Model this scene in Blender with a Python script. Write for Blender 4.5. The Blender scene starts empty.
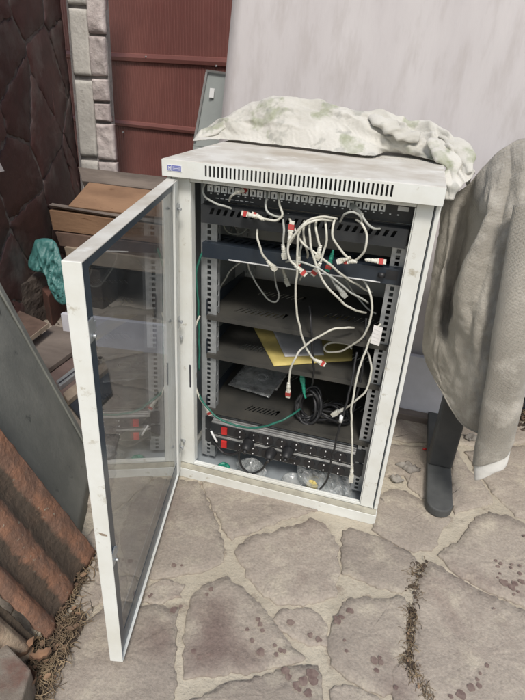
import bpy, bmesh, math, random
from mathutils import Vector, Matrix, noise as mn
random.seed(7)
R = math.radians
scn = bpy.context.scene
COL = scn.collection

# ------------------------------------------------------------------ camera
CAM = Vector((0.54299, -1.08809, 1.07886))
RIGHT = Vector((0.95738093, 0.28413484, 0.05185701))
DOWN = Vector((0.17800928, -0.43907056, -0.88064167))
FWD = Vector((-0.22745209, 0.85234057, -0.47093641))
FPX = 516.66
def ray(px, py):
    return RIGHT*((px-262.5)/FPX) + DOWN*((py-350)/FPX) + FWD
def at(px, py, Y):
    d = ray(px, py); return CAM + d*((Y-CAM.y)/d.y)
def atz(px, py, Z=0.0):
    d = ray(px, py); return CAM + d*((Z-CAM.z)/d.z)
cd = bpy.data.cameras.new('camera'); cam = bpy.data.objects.new('camera', cd); COL.objects.link(cam)
cd.sensor_fit = 'VERTICAL'; cd.sensor_height = 24; cd.lens = 24*FPX/700
cd.clip_start = 0.02; cd.clip_end = 300
m = Matrix((RIGHT, -DOWN, -FWD)).transposed().to_4x4(); m.translation = CAM
cam.matrix_world = m
scn.camera = cam

# ------------------------------------------------------------------ materials
def L(*c):
    return (c[0], c[1], c[2], 1)
def mat(name, c1, c2=None, scale=8, rough=.6, bump=0.0, bscale=80, metal=0, lo=.38, hi=.62, c3=None, s3=25, lo3=.6, hi3=.7, island=0.0, rvar=0.0, stretch=None, spec=.5, sheen=0):
    m = bpy.data.materials.new(name); m.use_nodes = True
    nt = m.node_tree; N = nt.nodes; K = nt.links
    b = N['Principled BSDF']
    b.inputs['Roughness'].default_value = rough; b.inputs['Metallic'].default_value = metal
    b.inputs['Specular IOR Level'].default_value = spec
    if sheen: b.inputs['Sheen Weight'].default_value = sheen
    tc = N.new('ShaderNodeTexCoord'); src = tc.outputs['Object']
    if stretch:
        mp = N.new('ShaderNodeMapping'); mp.inputs['Scale'].default_value = stretch
        K.new(src, mp.inputs['Vector']); src = mp.outputs['Vector']
    def ramp(sc, lo, hi, det=8, w=0):
        n = N.new('ShaderNodeTexNoise'); n.inputs['Scale'].default_value = sc; n.inputs['Detail'].default_value = det
        n.inputs['Roughness'].default_value = .62
        K.new(src, n.inputs['Vector'])
        r = N.new('ShaderNodeMapRange'); r.inputs['From Min'].default_value = lo; r.inputs['From Max'].default_value = hi
        K.new(n.outputs['Fac'], r.inputs['Value']); return r.outputs['Result'], n
    def mix(a, b_, f):
        x = N.new('ShaderNodeMix'); x.data_type = 'RGBA'
        K.new(f, x.inputs['Factor'])
        for s, v in ((x.inputs['A'], a), (x.inputs['B'], b_)):
            if isinstance(v, tuple): s.default_value = L(*v)
            else: K.new(v, s)
        return x.outputs['Result']
    col = c1
    if c2:
        f, n1 = ramp(scale, lo, hi); col = mix(c1, c2, f)
        if rvar:
            rr = N.new('ShaderNodeMapRange'); rr.inputs['To Min'].default_value = rough; rr.inputs['To Max'].default_value = min(1, rough+rvar)
            K.new(f, rr.inputs['Value']); K.new(rr.outputs['Result'], b.inputs['Roughness'])
    if c3:
        f, _ = ramp(s3, lo3, hi3); col = mix(col, c3, f)
    if island:
        g = N.new('ShaderNodeNewGeometry')
        r = N.new('ShaderNodeMapRange'); r.inputs['To Min'].default_value = 1-island; r.inputs['To Max'].default_value = 1+island
        K.new(g.outputs['Random Per Island'], r.inputs['Value'])
        x = N.new('ShaderNodeVectorMath'); x.operation = 'SCALE'
        if isinstance(col, tuple):
            x.inputs[0].default_value = col[:3]
        else: K.new(col, x.inputs[0])
        K.new(r.outputs['Result'], x.inputs['Scale']); col = x.outputs['Vector']
    if isinstance(col, tuple): b.inputs['Base Color'].default_value = L(*col)
    else: K.new(col, b.inputs['Base Color'])
    if bump:
        n = N.new('ShaderNodeTexNoise'); n.inputs['Scale'].default_value = bscale; n.inputs['Detail'].default_value = 8
        n.inputs['Roughness'].default_value = .65
        K.new(src, n.inputs['Vector'])
        bp = N.new('ShaderNodeBump'); bp.inputs['Strength'].default_value = 1; bp.inputs['Distance'].default_value = bump
        K.new(n.outputs['Fac'], bp.inputs['Height']); K.new(bp.outputs['Normal'], b.inputs['Normal'])
    return m
def clear_mat(name, tint, gloss=(1, 1, 1), rough=.03, ior=1.5, haze=None, hazef=0.0, boost=0.0, hscale=12):
    m = bpy.data.materials.new(name); m.use_nodes = True
    nt = m.node_tree; N = nt.nodes; K = nt.links
    N.remove(N['Principled BSDF']); out = N['Material Output']
    t = N.new('ShaderNodeBsdfTransparent'); t.inputs['Color'].default_value = L(*tint)
    g = N.new('ShaderNodeBsdfGlossy'); g.inputs['Roughness'].default_value = rough; g.inputs['Color'].default_value = L(*gloss)
    ge = N.new('ShaderNodeNewGeometry'); dt = N.new('ShaderNodeVectorMath'); dt.operation = 'DOT_PRODUCT'
    K.new(ge.outputs['Normal'], dt.inputs[0]); K.new(ge.outputs['Incoming'], dt.inputs[1])
    def mth(op, a, b=None, clamp=False):
        q = N.new('ShaderNodeMath'); q.operation = op; q.use_clamp = clamp
        for i, v in enumerate((a, b)):
            if v is None: continue
            if isinstance(v, (int, float)): q.inputs[i].default_value = v
            else: K.new(v, q.inputs[i])
        return q.outputs[0]
    fac = mth('MULTIPLY_ADD', mth('POWER', mth('SUBTRACT', 1.0, mth('ABSOLUTE', dt.outputs['Value']), True), 5.0), .95)
    N[-1].inputs[2].default_value = .045
    if boost:
        a = N.new('ShaderNodeMath'); a.operation = 'ADD'; a.inputs[1].default_value = boost; a.use_clamp = True
        K.new(fac, a.inputs[0]); fac = a.outputs[0]
    x = N.new('ShaderNodeMixShader'); K.new(fac, x.inputs['Fac']); K.new(t.outputs[0], x.inputs[1]); K.new(g.outputs[0], x.inputs[2])
    last = x.outputs[0]
    if haze:
        d = N.new('ShaderNodeBsdfDiffuse'); d.inputs['Color'].default_value = L(*haze)
        tc = N.new('ShaderNodeTexCoord'); n = N.new('ShaderNodeTexNoise'); n.inputs['Scale'].default_value = hscale; n.inputs['Detail'].default_value = 8
        K.new(tc.outputs['Object'], n.inputs['Vector'])
        r = N.new('ShaderNodeMapRange'); r.inputs['From Min'].default_value = .35; r.inputs['From Max'].default_value = .75
        r.inputs['To Min'].default_value = hazef*.35; r.inputs['To Max'].default_value = hazef*1.7
        K.new(n.outputs['Fac'], r.inputs['Value'])
        y = N.new('ShaderNodeMixShader'); K.new(r.outputs['Result'], y.inputs['Fac']); K.new(last, y.inputs[1]); K.new(d.outputs[0], y.inputs[2]); last = y.outputs[0]
    K.new(last, out.inputs['Surface'])
    return m

WHITE = mat('rack_white_paint', (.76, .78, .76), (.66, .66, .61), 5, .42, .0002, 60, c3=(.44, .41, .33), s3=30, lo3=.62, hi3=.72)
DUSTY = mat('dusty_white_paint', (.62, .61, .57), (.40, .36, .30), 7, .65, .0004, 120, lo=.36, hi=.66, c3=(.72, .72, .69), s3=16, lo3=.58, hi3=.72)
LEDGE = mat('dirty_threshold', (.46, .44, .36), (.34, .32, .26), 30, .8, .0006, 150)
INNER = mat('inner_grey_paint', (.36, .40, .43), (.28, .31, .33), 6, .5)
BACKP = mat('back_panel_paint', (.60, .61, .60), (.50, .51, .50), 6, .5)
BLACKM = mat('black_powder_coat', (.020, .023, .027), (.032, .034, .036), 14, .42, .0001, 300)
SHELF = mat('dusty_black_shelf', (.036, .036, .033), (.068, .064, .055), 9, .6, .0001, 300, lo=.35, hi=.7)
NAVY = mat('dark_manager_paint', (.018, .026, .038), (.028, .036, .046), 14, .4)
SLATE = mat('glass_border_print', (.045, .062, .085), (.06, .08, .10), 9, .3)
ZINC = mat('galvanised_steel', (.50, .52, .53), (.38, .40, .41), 40, .42, .0001, 200, metal=.55)
ALU = mat('brushed_aluminium', (.55, .55, .54), (.45, .45, .44), 30, .38, metal=.7)
PORT = mat('port_plastic', (.88, .90, .90), (.76, .78, .78), 200, .4)
DOT = mat('white_print', (.75, .76, .76), None, rough=.6)
INK = mat('dark_ink', (.04, .04, .05), None, rough=.6)
BLUE = mat('badge_blue', (.13, .15, .42), (.16, .18, .46), 200, .4)
REDP = mat('red_plastic', (.62, .035, .03), (.5, .03, .03), 200, .35)
REDB = mat('red_boot', (.50, .05, .045), (.36, .06, .05), 120, .5)
CORD = mat('beige_cord', (.64, .63, .56), (.48, .47, .40), 30, .5, c3=(.68, .67, .60), s3=14, lo3=.5, hi3=.6)
CORDG = mat('grey_cord', (.42, .43, .40), (.33, .34, .31), 30, .5)
PLUG = mat('clear_white_plug', (.72, .72, .66), (.58, .56, .47), 90, .35)
GREEN = mat('green_cord', (.02, .15, .11), (.02, .11, .08), 60, .45)
GREENP = mat('green_boot', (.03, .30, .20), (.02, .22, .15), 60, .4)
BLK = mat('black_rubber', (.014, .015, .017), (.024, .024, .026), 40, .5)
YEL = mat('yellow_folder', (.60, .49, .17), (.50, .40, .13), 16, .65)
PAPER = mat('grey_paper', (.60, .59, .59), (.52, .51, .51), 30, .7)
PAPW = mat('white_paper', (.72, .70, .68), (.6, .58, .56), 40, .8)
BOARD = mat('board_plastic', (.58, .55, .553), (.50, .468, .475), 3.0, .5, .0005, 30, lo=.3, hi=.7, c3=(.44, .405, .395), s3=6, lo3=.50, hi3=.78, stretch=(3.2, 1, .8), rvar=.15)
LOWB = mat('low_board_white', (.60, .60, .66), (.50, .50, .54), 5, .6, .0004, 60, c3=(.3, .29, .28), s3=9, lo3=.62, hi3=.75)
REDW = mat('red_sheet_metal', (.20, .082, .070), (.160, .064, .056), 3.5, .42, .0003, 30, c3=(.17, .062, .055), s3=11, lo3=.55, hi3=.75)
STONEW = mat('dark_red_stone', (.050, .024, .023), (.075, .034, .031), 4, .6, .005, 16, c3=(.13, .11, .10), s3=5, lo3=.50, hi3=.72, island=.35)
JOINTW = mat('wall_joint', (.17, .15, .135), (.085, .072, .065), 12, .9, .004, 60)
QUOIN = mat('pale_block', (.56, .54, .50), (.44, .42, .39), 9, .85, .004, 40, c3=(.25, .22, .20), s3=24, lo3=.6, hi3=.75, island=.08)
QUOINP = mat('pinkish_rough_block', (.58, .52, .50), (.40, .345, .335), 11, .85, .006, 45, island=.10)
JOINTP = mat('pillar_joint', (.27, .255, .25), (.17, .16, .16), 20, .95, .003, 80)
SLAB = mat('fibre_cement', (.24, .242, .215), (.170, .174, .156), 6, .8, .0012, 90, c3=(.07, .075, .07), s3=22, lo3=.63, hi3=.72)
TERRA = mat('terracotta', (.27, .105, .060), (.105, .060, .042), 8, .85, .002, 120, lo=.36, hi=.64, c3=(.045, .032, .024), s3=13, lo3=.54, hi3=.68, stretch=(.5, 1, .5))
TERRAL = mat('weathered_terracotta', (.30, .21, .15), (.18, .12, .085), 12, .9, .002, 120, c3=(.40, .36, .29), s3=30, lo3=.55, hi3=.7)
TERRAO = mat('bright_terracotta', (.36, .14, .07), (.24, .09, .05), 10, .85, .0015, 120)
CEMENT = mat('grey_cement', (.30, .28, .25), (.20, .18, .16), 12, .9, .003, 70)
RUBB = mat('dusty_dark_block', (.10, .08, .065), (.055, .042, .036), 8, .95, .006, 40)
WOODO = mat('fresh_cut_wood', (.29, .175, .105), (.205, .12, .072), 8, .7, .0012, 60, c3=(.12, .06, .03), s3=35, lo3=.63, hi3=.72, stretch=(.4, 1, 2))
WOODG = mat('grey_weathered_wood', (.21, .175, .15), (.12, .098, .085), 9, .85, .0015, 60, stretch=(.3, 1, 2))
WOODB = mat('brown_board', (.17, .11, .085), (.10, .065, .05), 9, .8, .001, 60)
WOODE = mat('pale_board_edge', (.36, .29, .22), (.25, .20, .15), 20, .8)
TURQ = mat('turquoise_plastic', (.075, .215, .205), (.045, .145, .14), 10, .3, .004, 60)
TARP = mat('grey_tarp', (.37, .345, .30), (.255, .235, .20), 4, .92, .0025, 140, lo=.36, hi=.64, c3=(.46, .43, .38), s3=11, lo3=.52, hi3=.70, sheen=.15)
TARPW = mat('white_tarp_lining', (.66, .65, .62), (.56, .55, .52), 20, .85, .0008, 160)
LEGM = mat('dusty_black_leg', (.028, .030, .032), (.045, .046, .046), 12, .5)
LEGD = mat('dust_covered_foot', (.085, .088, .086), (.06, .062, .062), 14, .7)
CRATE = mat('dark_blue_plastic', (.03, .035, .045), (.045, .05, .06), 9, .5)
LEAF = mat('dry_leaf', (.22, .14, .085), (.13, .085, .055), 20, .85, island=.4)
STRAW = mat('dry_straw', (.26, .195, .12), (.12, .085, .055), 20, .9, island=.45)
SOIL = mat('dark_soil', (.085, .062, .045), (.05, .036, .028), 30, .95, .006, 60)
STAIN = mat('dark_red_stain', (.135, .090, .080), (.22, .165, .14), 70, .8)
GSTICK = mat('grey_green_panel', (.36, .39, .38), (.30, .325, .32), 4, .5)
ADAPT = mat('black_glossy_plastic', (.02, .02, .022), None, rough=.3)
GLASS = clear_mat('smoked_door_glass', (.70, .72, .74), (1, 1, 1), .012, 1.5, haze=(.35, .37, .38), hazef=.05)
CLEARB = clear_mat('clear_polythene', (.86, .88, .88), (1, 1, 1), .12, 1.45, haze=(.68, .70, .70), hazef=.34, boost=.05, hscale=30)

# flagstone material: per stone tint, veining, pits
PATCHES = [(atz(a, b).x, atz(a, b).y, r) for a, b, r in ((216,612,.045),(224,640,.05),(206,655,.04),(160,640,.03),(252,660,.03),(400,690,.04),(176,600,.02))]
def stone_mat():
    m = mat('flagstone', (.372, .324, .270), (.296, .254, .214), 5, .88, .012, 13, lo=.34, hi=.66, c3=(.45, .40, .32), s3=14, lo3=.52, hi3=.72, island=.10)
    nt = m.node_tree; N = nt.nodes; K = nt.links; b = N['Principled BSDF']
    tc = N.new('ShaderNodeTexCoord')
    n = N.new('ShaderNodeTexNoise'); n.inputs['Scale'].default_value = 3.4; n.inputs['Detail'].default_value = 10; n.inputs['Roughness'].default_value = .7
    n.inputs['Distortion'].default_value = .4
    K.new(tc.outputs['Object'], n.inputs['Vector'])
    r = N.new('ShaderNodeMapRange'); r.inputs['From Min'].default_value = .56; r.inputs['From Max'].default_value = .68; r.inputs['To Max'].default_value = .55
    K.new(n.outputs['Fac'], r.inputs['Value'])
    x = N.new('ShaderNodeMix'); x.data_type = 'RGBA'; K.new(r.outputs['Result'], x.inputs['Factor'])
    K.new(b.inputs['Base Color'].links[0].from_socket, x.inputs['A']); x.inputs['B'].default_value = L(.21, .158, .136)
    base = x.outputs['Result']
    for (cx, cy, rr) in PATCHES:
        dd = N.new('ShaderNodeVectorMath'); dd.operation = 'DISTANCE'; K.new(tc.outputs['Object'], dd.inputs[0]); dd.inputs[1].default_value = (cx, cy, .006)
        ms = N.new('ShaderNodeMath'); ms.operation = 'MULTIPLY_ADD'; K.new(n.outputs['Fac'], ms.inputs[0]); ms.inputs[1].default_value = .22; K.new(dd.outputs['Value'], ms.inputs[2])
        mr = N.new('ShaderNodeMapRange'); mr.inputs['From Min'].default_value = rr+.125; mr.inputs['From Max'].default_value = rr+.075; mr.inputs['To Max'].default_value = .68; K.new(ms.outputs[0], mr.inputs['Value'])
        y = N.new('ShaderNodeMix'); y.data_type = 'RGBA'; K.new(mr.outputs['Result'], y.inputs['Factor']); K.new(base, y.inputs['A']); y.inputs['B'].default_value = L(.165, .120, .104); base = y.outputs['Result']
    # fine speckle
    n2 = N.new('ShaderNodeTexNoise'); n2.inputs['Scale'].default_value = 160; n2.inputs['Detail'].default_value = 4
    K.new(tc.outputs['Object'], n2.inputs['Vector'])
    r2 = N.new('ShaderNodeMapRange'); r2.inputs['From Min'].default_value = .3; r2.inputs['From Max'].default_value = .7; r2.inputs['To Min'].default_value = .84; r2.inputs['To Max'].default_value = 1.14
    K.new(n2.outputs['Fac'], r2.inputs['Value'])
    v = N.new('ShaderNodeVectorMath'); v.operation = 'SCALE'; K.new(base, v.inputs[0]); K.new(r2.outputs['Result'], v.inputs['Scale'])
    K.new(v.outputs['Vector'], b.inputs['Base Color'])
    return m
FLAG = stone_mat()
MORTAR = mat('mortar', (.50, .45, .36), (.40, .355, .28), 9, .92, .010, 30, lo=.34, hi=.66, c3=(.22, .17, .135), s3=16, lo3=.58, hi3=.72)

# floral cloth: pale cotton with faint green and grey flower blotches
def floral():
    m = mat('floral_cotton', (.60, .585, .54), (.48, .465, .42), 6, .92, .0012, 120, sheen=.1)
    nt = m.node_tree; N = nt.nodes; K = nt.links; b = N['Principled BSDF']
    tc = N.new('ShaderNodeTexCoord')
    base = b.inputs['Base Color'].links[0].from_socket
    for sc, th, colr, off in ((8.5, .33, (.21, .24, .13), 0), (13, .30, (.30, .30, .27), 5)):
        mp = N.new('ShaderNodeMapping'); mp.inputs['Location'].default_value = (off, off, off)
        K.new(tc.outputs['Object'], mp.inputs['Vector'])
        nd = N.new('ShaderNodeTexNoise'); nd.inputs['Scale'].default_value = 22; nd.inputs['Detail'].default_value = 3
        K.new(mp.outputs[0], nd.inputs['Vector'])
        ad = N.new('ShaderNodeMix'); ad.data_type = 'RGBA'; ad.blend_type = 'ADD'; ad.inputs['Factor'].default_value = .14
        K.new(mp.outputs[0], ad.inputs['A']); K.new(nd.outputs['Color'], ad.inputs['B'])
        vo = N.new('ShaderNodeTexVoronoi'); vo.inputs['Scale'].default_value = sc
        K.new(ad.outputs['Result'], vo.inputs['Vector'])
        r = N.new('ShaderNodeMapRange'); r.inputs['From Min'].default_value = th+.06; r.inputs['From Max'].default_value = th-.06; r.inputs['To Max'].default_value = 1.0
        K.new(vo.outputs['Distance'], r.inputs['Value'])
        w = N.new('ShaderNodeTexNoise'); w.inputs['Scale'].default_value = 60; w.inputs['Detail'].default_value = 2
        K.new(mp.outputs[0], w.inputs['Vector'])
        mu = N.new('ShaderNodeMath'); mu.operation = 'MULTIPLY'; K.new(r.outputs['Result'], mu.inputs[0]); K.new(w.outputs['Fac'], mu.inputs[1])
        x = N.new('ShaderNodeMix'); x.data_type = 'RGBA'; K.new(mu.outputs[0], x.inputs['Factor']); K.new(base, x.inputs['A']); x.inputs['B'].default_value = L(*colr)
        base = x.outputs['Result']
    K.new(base, b.inputs['Base Color'])
    return m
FLORAL = floral()
def weave(m, sc, dist):
    nt = m.node_tree; N = nt.nodes; K = nt.links; b = N['Principled BSDF']; tc = N.new('ShaderNodeTexCoord')
    prev = b.inputs['Normal'].links[0].from_node if b.inputs['Normal'].links else None
    hs = []
    for ax in ('X', 'Z'):
        w_ = N.new('ShaderNodeTexWave'); w_.wave_type = 'BANDS'; w_.bands_direction = ax; w_.inputs['Scale'].default_value = sc; w_.inputs['Distortion'].default_value = 1.2; w_.inputs['Detail Scale'].default_value = 6
        K.new(tc.outputs['Object'], w_.inputs['Vector']); hs.append(w_.outputs['Fac'])
    a = N.new('ShaderNodeMath'); a.operation = 'ADD'; K.new(hs[0], a.inputs[0]); K.new(hs[1], a.inputs[1])
    bp = N.new('ShaderNodeBump'); bp.inputs['Distance'].default_value = dist; K.new(a.outputs[0], bp.inputs['Height'])
    if prev: K.new(prev.outputs['Normal'], bp.inputs['Normal'])
    K.new(bp.outputs['Normal'], b.inputs['Normal'])
weave(TARP, 110, .0003); weave(FLORAL, 150, .00018)

# ------------------------------------------------------------------ mesh helpers
class MB:
    def __init__(s): s.v = []; s.f = []; s.mi = []; s.sm = []
    def add(s, vs, fs, mi=0, smooth=False):
        o = len(s.v); s.v += [tuple(v) for v in vs]
        s.f += [tuple(o+i for i in f) for f in fs]; s.mi += [mi]*len(fs); s.sm += [smooth]*len(fs)
        return s
    def box(s, x0, x1, y0, y1, z0, z1, mi=0):
        vs = [(x, y, z) for z in (z0, z1) for y in (y0, y1) for x in (x0, x1)]
        return s.add(vs, [(0, 2, 3, 1), (4, 5, 7, 6), (0, 1, 5, 4), (2, 6, 7, 3), (0, 4, 6, 2), (1, 3, 7, 5)], mi)
    def prism(s, poly, off, mi=0):
        n = len(poly); a = [Vector(p) for p in poly]; off = Vector(off)
        return s.add(a+[p+off for p in a], [tuple(range(n-1, -1, -1)), tuple(range(n, 2*n))]+[(i, (i+1) % n, n+(i+1) % n, n+i) for i in range(n)], mi)
    def tube(s, pts, r, seg=8, mi=0, sub=6, caps=True):
        P = spline(pts, sub) if len(pts) > 2 and sub > 1 else [Vector(p) for p in pts]
        n = len(P); rr = r if callable(r) else (lambda t: r)
        t0 = (P[1]-P[0]).normalized(); up = Vector((0, 0, 1)) if abs(t0.z) < .9 else Vector((1, 0, 0))
        nx = t0.cross(up).normalized(); vs = []
        for i, p in enumerate(P):
            t = (P[min(i+1, n-1)]-P[max(i-1, 0)])
            t = t.normalized() if t.length > 1e-9 else t0
            nx = (nx-t*nx.dot(t))
            nx = nx.normalized() if nx.length > 1e-6 else t.orthogonal().normalized()
            b = t.cross(nx)
            for k in range(seg):
                a = 2*math.pi*k/seg
                vs.append(p+(nx*math.cos(a)+b*math.sin(a))*rr(i/(n-1)))
        fs = [(i*seg+k, i*seg+(k+1) % seg, (i+1)*seg+(k+1) % seg, (i+1)*seg+k) for i in range(n-1) for k in range(seg)]
        s.add(vs, fs, mi, True)
        if caps:
            o = len(s.v)-len(vs)
            s.f += [tuple(o+k for k in range(seg-1, -1, -1)), tuple(o+(n-1)*seg+k for k in range(seg))]; s.mi += [mi]*2; s.sm += [False]*2
        return s
    def build(s, name, mats, parent=None, bevel=0, inv=True, auto=False):
        me = bpy.data.meshes.new(name); me.from_pydata(s.v, [], s.f)
        for q in (mats if isinstance(mats, (list, tuple)) else [mats]): me.materials.append(q)
        for p, mi, sm in zip(me.polygons, s.mi, s.sm): p.material_index = mi; p.use_smooth = sm
        bm = bmesh.new(); bm.from_mesh(me); bmesh.ops.recalc_face_normals(bm, faces=bm.faces); bm.to_mesh(me); bm.free()
        o = bpy.data.objects.new(name, me); COL.objects.link(o)
        if parent:
            o.parent = parent
            if inv: o.location = -parent.location if not parent.parent else -(parent.location+parent.parent.location)
        if bevel:
            b = o.modifiers.new('bevel', 'BEVEL'); b.width = bevel; b.segments = 2; b.limit_method = 'ANGLE'; b.angle_limit = R(40)
        return o
def catmull(a, b, c, d, t):
    return .5*((2*b)+(c-a)*t+(2*a-5*b+4*c-d)*t*t+(3*b-a-3*c+d)*t*t*t)
def spline(pts, sub):
    P = [Vector(p) for p in pts]; out = []
    for i in range(len(P)-1):
        a = P[max(i-1, 0)]; d = P[min(i+2, len(P)-1)]
        for k in range(sub): out.append(catmull(a, P[i], P[i+1], d, k/sub))
    out.append(P[-1]); return out
def surface(rows, su, sv, disp=None):
    """smooth sheet through a grid of control points"""
    rr = [spline(r, su) for r in rows]
    cols = [spline([r[i] for r in rr], sv) for i in range(len(rr[0]))]
    nu, nv = len(cols), len(cols[0])
    g = [[cols[i][j].copy() for i in range(nu)] for j in range(nv)]
    if disp:
        h = [[None]*nu for _ in range(nv)]
        for j in range(nv):
            for i in range(nu):
                du = g[j][min(i+1, nu-1)]-g[j][max(i-1, 0)]; dv = g[min(j+1, nv-1)][i]-g[max(j-1, 0)][i]
                n = du.cross(dv); n = n.normalized() if n.length > 1e-9 else Vector((0, -1, 0))
                h[j][i] = g[j][i]+n*disp(g[j][i], i/(nu-1), j/(nv-1))
        g = h
    vs = [p for row in g for p in row]
    fs = [(j*nu+i, j*nu+i+1, (j+1)*nu+i+1, (j+1)*nu+i) for j in range(nv-1) for i in range(nu-1)]
    return vs, fs
def tag(o, label=None, cat=None, group=None, kind=None):
    if label: o['label'] = label
    if cat: o['category'] = cat
    if group: o['group'] = group
    if kind: o['kind'] = kind
    return o
def thing(name, loc, label, cat, group=None):
    o = bpy.data.objects.new(name, None); COL.objects.link(o); o.location = loc; o.empty_display_size = .05
    return tag(o, label, cat, group)
def N3(p, s, off=0): return mn.noise(Vector((p[0]*s+off, p[1]*s+off*.7, p[2]*s-off)))
def blob(front, back_n, T, seed=0, rings=7, rough=.35, sc=40):
    """closed crumpled body from an outline of 3D points; T thickness along back_n"""
    P = spline(list(front)+[front[0]], 5)[:-1]; n = len(P); c = sum(P, Vector())/n; bn = Vector(back_n).normalized()
    vs = [c-bn*T*.5]; fs = []
    def ring(s, side):
        o = len(vs)
        for p in P:
            q = c+(p-c)*s; h = math.sqrt(max(0, 1-s**3))*T*.5
            k = 1+rough*3*(.5-2.2*abs(mn.noise(Vector((q.x*sc*1.4+seed, q.y*sc, q.z*sc*.45)))))+rough*.7*N3(q, sc*1.6, seed+9)
            vs.append(q-bn*side*h*k)
        return o
    prev = None; o0 = None
    for r in range(1, rings+1):
        o = ring(r/rings, 1)
        if prev is None: fs += [(0, o+i, o+(i+1) % n) for i in range(n)]
        else: fs += [(prev+i, o+i, o+(i+1) % n, prev+(i+1) % n) for i in range(n)]
        prev = o
    for r in range(rings-1, 0, -1):
        o = ring(r/rings, -1); fs += [(prev+i, o+i, o+(i+1) % n, prev+(i+1) % n) for i in range(n)]; prev = o
    vs.append(c+bn*T*.5); e = len(vs)-1; fs += [(prev+(i+1) % n, prev+i, e) for i in range(n)]
    return vs, fs

def relax(vs, fs, pin, grow, frames, boxes=(), grav=1.0, bend=.4, stiff=12, selfcol=False):
    """let a modelled sheet settle as real cloth over simple box colliders; falls back to the modelled shape"""
    try:
        me = bpy.data.meshes.new('tmp'); me.from_pydata([tuple(v) for v in vs], [], fs); o = bpy.data.objects.new('tmp', me); COL.objects.link(o)
        vg = o.vertex_groups.new(name='pin')
        for i, v in enumerate(vs):
            w = pin(i, v)
            if w > 0: vg.add([i], w, 'REPLACE')
        cs = []
        for bx in boxes:
            b = MB(); b.box(*bx); c = b.build('tmpc', []); c.modifiers.new('col', 'COLLISION'); c.collision.thickness_outer = .004; c.collision.cloth_friction = 20; cs.append(c)
        cm_ = o.modifiers.new('cloth', 'CLOTH'); st_ = cm_.settings; st_.quality = 8; st_.mass = .25
        st_.tension_stiffness = st_.compression_stiffness = stiff; st_.shear_stiffness = stiff*.5; st_.bending_stiffness = bend
        st_.vertex_group_mass = 'pin'; st_.pin_stiffness = 1.0; st_.shrink_min = -grow; st_.effector_weights.gravity = grav; st_.air_damping = 3
        cm_.collision_settings.distance_min = .003; cm_.collision_settings.collision_quality = 3; cm_.collision_settings.use_self_collision = selfcol; cm_.collision_settings.self_distance_min = .003
        cm_.point_cache.frame_start = 1; cm_.point_cache.frame_end = frames+2
        for f in range(1, frames+1): scn.frame_set(f)
        e = o.evaluated_get(bpy.context.evaluated_depsgraph_get()); out = [v.co.copy() for v in e.data.vertices]
        for q in [o]+cs: bpy.data.objects.remove(q)
        scn.frame_set(1)
        if len(out) != len(vs) or any(q.length > 20 or q.x != q.x for q in out): return vs
        return out
    except Exception as ex:
        print('relax failed', ex); return vs

# ------------------------------------------------------------------ ground and paving
g = MB(); g.add([(-40, -40, 0), (40, -40, 0), (40, 40, 0), (-40, 40, 0)], [(0, 1, 2, 3)])
tag(g.build('ground', MORTAR), kind='structure')

STONES = [
 [(148,488),(180,482),(197,484),(206,503),(217,528),(223,549),(221,562),(200,571),(158,577),(132,574),(122,540),(132,510)],
 [(205,482),(260,492),(316,510),(305,514),(270,525),(250,531),(236,536),(232,540),(226,534),(222,522),(206,495)],
 [(250,541),(280,531),(311,522),(324,527),(333,538),(337,556),(336,576),(333,594),(318,600),(300,603),(279,604),(267,596),(258,584),(250,573),(240,563),(237,555),(240,547)],
 [(344,533),(352,531),(385,543),(412,557),(413,566),(410,582),(402,592),(375,585),(352,574),(344,572),(343,550)],
 [(379,498),(375,530),(392,541),(412,550),(430,549),(439,531),(448,522),(446,505),(436,503),(422,503),(406,494),(395,492)],
 [(387,476),(404,476),(410,486),(421,496),(440,498),(448,492),(450,470),(452,452),(425,448),(414,448),(391,446),(388,460)],
 [(454,513),(480,506),(491,501),(487,492),(478,481),(467,470),(458,455),(455,449),(453,470),(452,492)],
 [(490,515),(476,521),(470,534),(458,545),(440,555),(455,571),(474,583),(494,592),(515,602),(545,612),(560,560),(545,535),(525,526),(505,518)],
 [(490,488),(499,497),(516,516),(532,521),(560,525),(570,470),(560,440),(520,448),(484,452),(468,454),(476,470)],
 [(456,444),(480,447),(530,442),(560,434),(560,418),(500,422),(470,415),(455,422),(452,436)],
 [(431,563),(448,574),(468,587),(492,598),(515,609),(560,622),(570,660),(560,720),(435,720),(426,690),(417,670),(415,650),(417,615),(419,585),(426,569)],
 [(343,604),(352,600),(378,602),(395,598),(404,603),(405,622),(402,648),(396,668),(391,690),(378,693),(362,686),(350,677),(333,664),(330,650),(334,628)],
 [(274,620),(285,613),(298,610),(311,612),(319,620),(326,631),(328,643),(307,645),(293,639),(279,629)],
 [(203,588),(228,579),(238,588),(246,597),(260,610),(270,620),(279,635),(290,648),(301,656),(296,662),(281,666),(250,670),(211,674),(187,676),(186,660),(187,637),(191,615),(195,601)],
 [(130,612),(155,608),(176,610),(174,625),(171,651),(173,677),(171,720),(40,730),(50,690),(66,665),(82,640),(90,622),(108,610)],
 [(147,590),(165,584),(182,587),(178,597),(160,602),(148,600)],
 [(188,720),(192,700),(234,685),(270,677),(287,672),(314,668),(318,690),(320,720)],
 [(336,690),(350,688),(372,699),(384,712),(384,725),(330,722)],
 [(395,672),(402,667),(412,674),(423,690),(430,722),(391,722)],
 [(84,549),(97,524),(112,520),(116,550),(124,580),(124,600),(108,602),(92,598),(88,575)],
 [(396,420),(428,422),(450,426),(448,443),(420,442),(391,440)],
 [(76,612),(80,600),(84,588),(93,584),(100,590),(97,603),(88,612),(80,616)],
]
ZS = .006
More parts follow.
